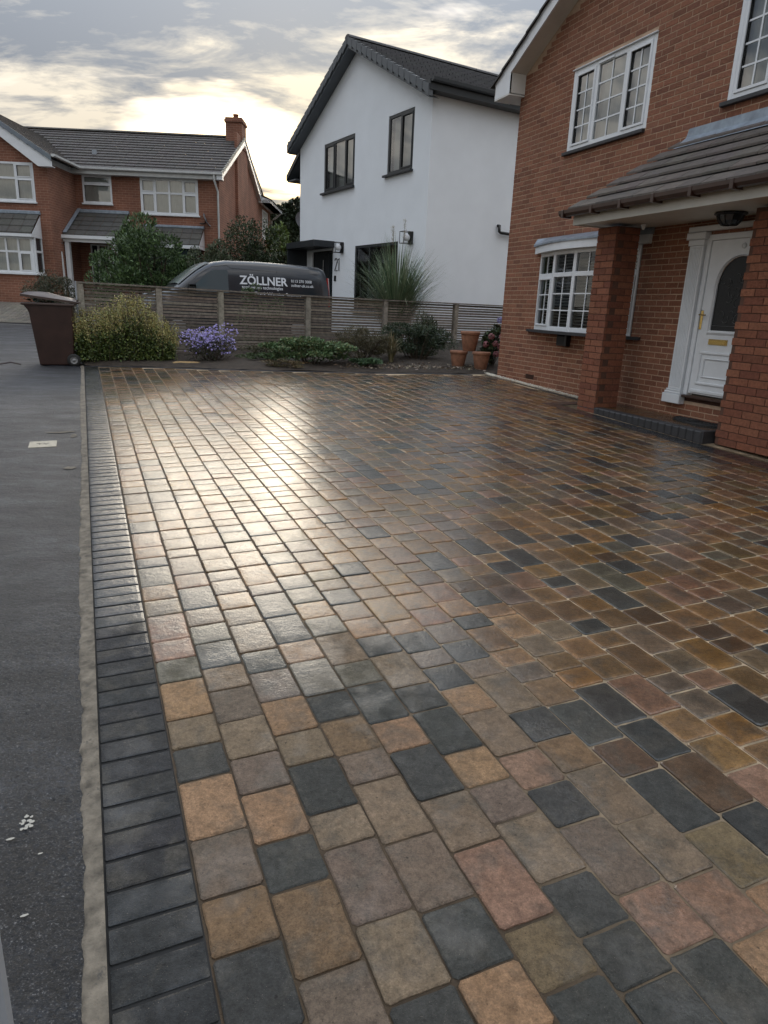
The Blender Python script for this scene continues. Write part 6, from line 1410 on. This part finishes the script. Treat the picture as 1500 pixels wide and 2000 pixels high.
def asters():
    rs = np.random.RandomState(12); c = uv2w(12.05, 1.98, .03)
    T = thing('purple_aster', 'lavender flowering aster clump right of the golden shrub', 'flowering plant', Matrix.Translation(Vector(c)) @ Matrix.Rotation(-AZB, 4, 'Z'))
    n = 3800; P, d = blob(n, (0, 0, .26), (.50, .30, .30), rs, 14, .5); P[:, 2] = np.maximum(P[:, 2], .01)
    leaf_mesh('foliage', P, d + rs.randn(n, 3), rs.uniform(.02, .045, n), rs.uniform(.008, .016, n), tn([(.04, .055, .022), (.05, .04, .035), (.07, .05, .04), (.03, .045, .02)], n, rs), parent=T, seed=4)
    stems(T, (0, 0, 0), (.5, .3), .55, 40, rs, .005)
    P, d = blob(760, (-.03, -.05, .36), (.52, .34, .30), rs, 16, .5, shell=.93); sel = (P[:, 2] > .12 + .25 * rs.rand(len(P))) ; P = P[sel]
    m = MB(); cm = MB()
    for p in P:
        nrm = Vector((rs.randn() * .5, -.8 + rs.randn() * .4, .7 + rs.randn() * .3)).normalized(); a = nrm.orthogonal().normalized(); b = nrm.cross(a); r_ = rs.uniform(.014, .024); t = jit(rnd.choice([(.30, .26, .62), (.38, .34, .70), (.24, .20, .52)]), .12); p = Vector(p)
        ks = 9; v = []
        for k in range(ks * 2): an = math.pi * k / ks; rr = r_ if k % 2 == 0 else r_ * .45; v.append(p + (a * math.cos(an) + b * math.sin(an)) * rr)
        m.add([p + nrm * .002] + v, [(0, 1 + k, 1 + (k + 1) % (2 * ks)) for k in range(2 * ks)], t)
        cm.add([p + nrm * .004 + (a * math.cos(1.57 * k) + b * math.sin(1.57 * k)) * r_ * .22 for k in range(4)], [(0, 1, 2, 3)], (.35, .26, .06))
    m.obj('flowers', 'petal', T, kind='stuff'); cm.obj('flower_centres', 'petal', T, kind='stuff')
asters()
bush('pale_groundcover', 'bright green leafy groundcover spilling over the sand heap', 'groundcover plant', uv2w(11.42, 3.48, .06), (1.02, .36), .42, 7000, .052, .034, [(.10, .175, .075), (.14, .22, .10), (.065, .12, .05), (.17, .20, .09)], 21, lumps=26, lr=.28, updir=.5)
bush('trailing_plant', 'small bright green leafy plant in front of the brown heather mound', 'plant', uv2w(11.02, 4.35, .06), (.34, .16), .17, 900, .05, .034, [(.07, .13, .055), (.09, .16, .08), (.05, .10, .05)], 22, lumps=12, lr=.3)
bush('heather_mound', 'dark olive-brown heather mound left of the straw coloured grass', 'shrub', uv2w(11.5, 4.48, .06), (.72, .42), .62, 14000, .032, .010, [(.075, .068, .032), (.10, .082, .04), (.055, .06, .028), (.12, .10, .055)], 23, lumps=26, lr=.3, updir=.8)
bush('dark_shrub', 'dark green spreading shrub between the straw grass and the pots', 'shrub', uv2w(11.6, 5.6, .08), (.85, .48), .72, 10000, .055, .014, [(.028, .05, .024), (.04, .07, .032), (.02, .038, .018), (.065, .085, .04)], 24, lumps=26, lr=.3, updir=.2)
bush('narrow_leaved_shrub', 'upright narrow leaved shrub behind the terracotta pots', 'shrub', uv2w(12.3, 6.05, .1), (.42, .30), .80, 1500, .10, .018, [(.05, .065, .03), (.08, .09, .05), (.035, .05, .022)], 25, lumps=12, lr=.4, updir=1.2)
bush('low_green_mat', 'flat patch of small green leaves between the asters and the pale groundcover', 'groundcover plant', uv2w(11.95, 2.75, .03), (.42, .30), .17, 2200, .035, .018, [(.06, .10, .04), (.09, .13, .05), (.05, .07, .03)], 28, lumps=20, lr=.28)
bush('rusty_fern', 'low rusty brown and green clump in front of the groundcover by the sand', 'plant', uv2w(11.2, 3.0, .02), (.42, .13), .15, 1300, .04, .010, [(.14, .10, .05), (.09, .10, .04), (.18, .13, .07)], 29, lumps=14, lr=.3)
bush('fence_weeds', 'low brown-green weeds at the foot of the fence right of the asters', 'plant', uv2w(12.35, 2.9, .04), (.55, .16), .26, 1400, .05, .012, [(.05, .06, .025), (.09, .08, .04)], 26, updir=.8)
bush('fence_sprigs', 'leafy green sprigs poking above the fence before the van lettering', 'shrub', at_px(500, 660, 14.0) - np.array([0, 0, .35]), (.62, .18), 1.42, 1500, .055, .032, [(.07, .12, .045), (.05, .09, .035), (.11, .15, .06)], 27, lumps=16, lr=.26, updir=.7)
# hydrangea by the house corner
def hydrangea():
    rs = np.random.RandomState(31); c = at_px(958, 712, 12.6)
    T = thing('hydrangea', 'hydrangea with dull pink flower heads tucked against the house corner', 'shrub', loc=c)
    P, d = blob(1500, (0, 0, .38), (.30, .28, .42), rs, 12, .45); P[:, 2] = np.maximum(P[:, 2], .01)
    leaf_mesh('foliage', P, d + rs.randn(1500, 3), rs.uniform(.05, .09, 1500), rs.uniform(.03, .05, 1500), tn([(.035, .055, .02), (.06, .09, .03), (.03, .035, .02)], 1500, rs), parent=T, seed=5); stems(T, (0, 0, 0), (.25, .25), .7, 12, rs, .008)
    for (x, y, z, cl) in ((.02, -.22, .38, 0), (.11, -.26, .33, 0), (-.06, -.26, .50, 0), (.13, -.20, .50, 0), (.05, -.24, .20, 0), (.09, -.1, .78, 1), (-.14, -.2, .36, 0)):
        m = MB()
        for k in range(90):
            v = rs.randn(3); v /= np.linalg.norm(v); p = Vector(v) * .055 + Vector((x, y, z)); nn = Vector(v); a = nn.orthogonal().normalized() * .011; b = nn.cross(a).normalized() * .011
            m.add([p + a + b, p - a + b, p - a - b, p + a - b], [(0, 1, 2, 3)], jit((.30, .12, .13) if not cl else (.28, .27, .50), .2))
        m.obj('flower_head', 'petal', T)
hydrangea()
def grass(name, label, cat, base, n, H, spread, cols, seed, w_=.008, droop=.5, plumes=0, parent=None):
    rs = np.random.RandomState(seed); T = thing(name, label, cat, loc=base); m = MB()
    for k in range(n):
        a = rs.uniform(0, 6.28); L = H * rs.uniform(.55, 1.1); s_ = spread * rs.uniform(.15, 1.); d = np.array([math.cos(a), math.sin(a), 0]); side = np.array([-d[1], d[0], 0]) * w_ * rs.uniform(.7, 1.3)
        b0 = d * rs.uniform(0, .12) * spread; pts = []
        for j in range(8):
            t = j / 7; pts.append(b0 + d * s_ * (t ** 1.6) + np.array([0, 0, L * (t - droop * rs.uniform(.8, 1.2) * (s_ / spread) * t ** 3)]))
        tw = rs.uniform(-1, 1); c = jit(cols[rs.randint(len(cols))], .25)
        v = []
        for j, p in enumerate(pts): q = side * (1 - (j / 7) ** 2 * .9); v += [p - q, p + q]
        m.add(v, [(2 * j, 2 * j + 1, 2 * j + 3, 2 * j + 2) for j in range(7)], c)
    m.obj('blades', 'leaf', T, kind='stuff')
    for k in range(plumes):
        q = MB(); a = rs.uniform(0, 6.28); top = np.array([.18 * math.cos(a), .12 * math.sin(a), H * rs.uniform(1.0, 1.25)]); q.tube([(0, 0, 0), top * .6, top], .006, 5, r2=.003); pp = MB()
        for i in range(160): p = top + np.array([rs.randn() * .018, rs.randn() * .018, -rs.uniform(0, .35)]); e = rs.randn(3) * .015 + [0, 0, .03]; pp.add([p, p + [.004, 0, 0], p + e], [(0, 1, 2)], jit((.30, .25, .15), .2))
        so = q.obj('flower_stem', 'stem', T); pp.obj('plume', 'leaf', so)
    return T
grass('pampas_grass', 'tall arching pampas grass in front of the white wall beyond the fence', 'grass', at_px(772, 640, 15.3) - np.array([0, 0, .45]), 1300, 2.35, 1.30, [(.13, .19, .11), (.18, .25, .15), (.085, .14, .08), (.26, .29, .19)], 41, .0095, .36, plumes=2)
grass('straw_grass', 'small straw coloured grass tuft in front of the third fence post', 'grass', uv2w(11.3, 4.95, .06), 170, .66, .26, [(.24, .20, .11), (.15, .15, .07), (.30, .26, .15)], 42, .006, .55)
# larger greenery beyond the fence
def g2(px, Y): fx = (px - 750) / F_PX; d = np.array(r2) * fx + np.array(_f); x = d[0] / d[1] * Y; return np.array([x, Y, gz(x, Y)])
LAU = [(.06, .105, .034), (.085, .145, .046), (.042, .078, .028), (.11, .18, .058), (.065, .11, .05)]
bush('laurel_shrub', 'large glossy green laurel shrub before the left house', 'shrub', g2(326, 21.6), (2.0, .9), 2.85, 21000, .13, .040, LAU, 51, lumps=34, lr=.30, updir=.8, nst=26, flat=.9)
bush('variegated_shrub', 'thin greyish shrub with brown sprigs at the right of the laurel', 'shrub', g2(432, 21.4), (.78, .6), 2.6, 9000, .095, .034, [(.06, .085, .04), (.09, .115, .06), (.045, .06, .03), (.12, .13, .08)], 52, lumps=18, lr=.3, updir=.6)
bush('clipped_dome', 'rounded dark green clipped shrub above the van roof', 'shrub', g2(490, 23.), (1.15, 1.0), 3.0, 18000, .085, .042, [(.030, .050, .016), (.042, .065, .02), (.022, .038, .012)], 53, lumps=12, lr=.55, updir=.2, flat=.95)
bush('round_bush', 'low dusky round bush behind the fence end and brown bin', 'shrub', g2(150, 20.4) , (1.02, .8), 1.35, 8200, .055, .022, [(.045, .055, .024), (.065, .07, .035), (.03, .038, .018), (.09, .085, .05)], 54, lumps=24, lr=.34, updir=.4)
bush('small_laurel', 'small bright laurel shoots below the white porch post of the left house', 'shrub', g2(238, 19.2), (.42, .4), 1.35, 1500, .12, .045, [(.06, .11, .035), (.09, .15, .05), (.04, .08, .025)], 55, lumps=10, lr=.4, updir=1.)
bush('yellow_green_tree', 'bright yellow-green shrub left of the dark canopy of the white house', 'shrub', g2(552, 30.), (1.1, 1.0), 3.5, 8000, .16, .09, [(.09, .14, .035), (.13, .19, .05), (.06, .10, .03)], 56, lumps=18, lr=.36, updir=.4)
bush('dark_garden_tree', 'dark leafy shrub mass behind the dark canopy and van', 'shrub', g2(560, 27.), (1.15, .8), 2.5, 8500, .13, .07, [(.028, .045, .02), (.04, .06, .025), (.05, .075, .03)], 57, lumps=20, lr=.34)
def hedge():
    rs = np.random.RandomState(61); T = thing('tall_conifer_hedge', 'tall dark conifer hedge far behind between the two houses', 'hedge', loc=g2(560, 42.))
    n = 16000; P = np.stack([rs.uniform(-2.6, 2.8, n), rs.uniform(-.6, .6, n), rs.uniform(0, 1, n) ** .7 * 5.5], 1); P[:, 2] *= 1 + .04 * np.sin(P[:, 0] * 2.3) + rs.randn(n) * .012; P[:, 1] = np.sign(P[:, 1]) * (.45 + .2 * np.sin(P[:, 0] * 3 + P[:, 2] * 2)) * rs.uniform(0, 1, n) ** .3
    leaf_mesh('foliage', P, rs.randn(n, 3) + [0, 0, .6], rs.uniform(.2, .36, n), rs.uniform(.12, .2, n), tn([(.018, .030, .014), (.025, .04, .018), (.032, .05, .022)], n, rs), parent=T); stems(T, (0, 0, 0), (2.4, .3), 5., 10, rs, .08, 'trunk')
hedge()
def flowers_bed():
    c = g2(20, 22.9); bush('front_bed_plants', 'low dark planting along the foot of the left house', 'shrub', c, (1.3, .5), .42, 3200, .07, .025, [(.035, .045, .022), (.06, .05, .03), (.05, .07, .03)], 62, lumps=18, lr=.3)
    rs = np.random.RandomState(63); T = thing('red_geraniums', 'red flowers in the bed under the bay of the left house', 'flowering plant', loc=g2(14, 22.5))
    P, d = blob(260, (0, 0, .42), (.55, .3, .16), rs, 9, .4); n = len(P); leaf_mesh('petals', P, d + rs.randn(n, 3), rs.uniform(.04, .08, n), rs.uniform(.04, .07, n), tn([(.32, .02, .03), (.40, .04, .05)], n, rs), 'petal', T)
    P, d = blob(500, (0, 0, .25), (.6, .35, .22), rs, 9, .4); n = len(P); leaf_mesh('foliage', P, d, rs.uniform(.05, .09, n), rs.uniform(.03, .05, n), tn([(.03, .05, .02)], n, rs), 'leaf', T)
    bush('maroon_shrub', 'small maroon shrub against the left house corner', 'shrub', g2(92, 23.4), (.42, .35), 1.15, 1800, .07, .03, [(.05, .022, .022), (.07, .03, .028), (.035, .03, .02)], 64, lumps=12, lr=.35)
flowers_bed()
# low retaining planter edge below the left house and the post at the very edge of view
pp = CAMP + (np.array(r2) * ((9 - 750) / F_PX) + np.array(u2) * ((1000 - 1915) / F_PX) + np.array(_f)) * .9 / 1.0
d_ = np.array(r2) * ((12 - 750) / F_PX) + np.array(u2) * ((1000 - 1940) / F_PX) + np.array(_f); pz = CAMP + d_ * (.86 / np.linalg.norm(d_))
mm = MB(); mm.cbox(-.06, 0, -.03, .03, -.03, 1.0, .006); tagit(mm.obj('post', 'grey', matrix=Matrix.Translation((pz[0], pz[1], gz(pz[0], pz[1])))  @ Matrix.Rotation(R(30), 4, 'Z')), 'pale grey post just showing at the lower left edge of the road', 'post')
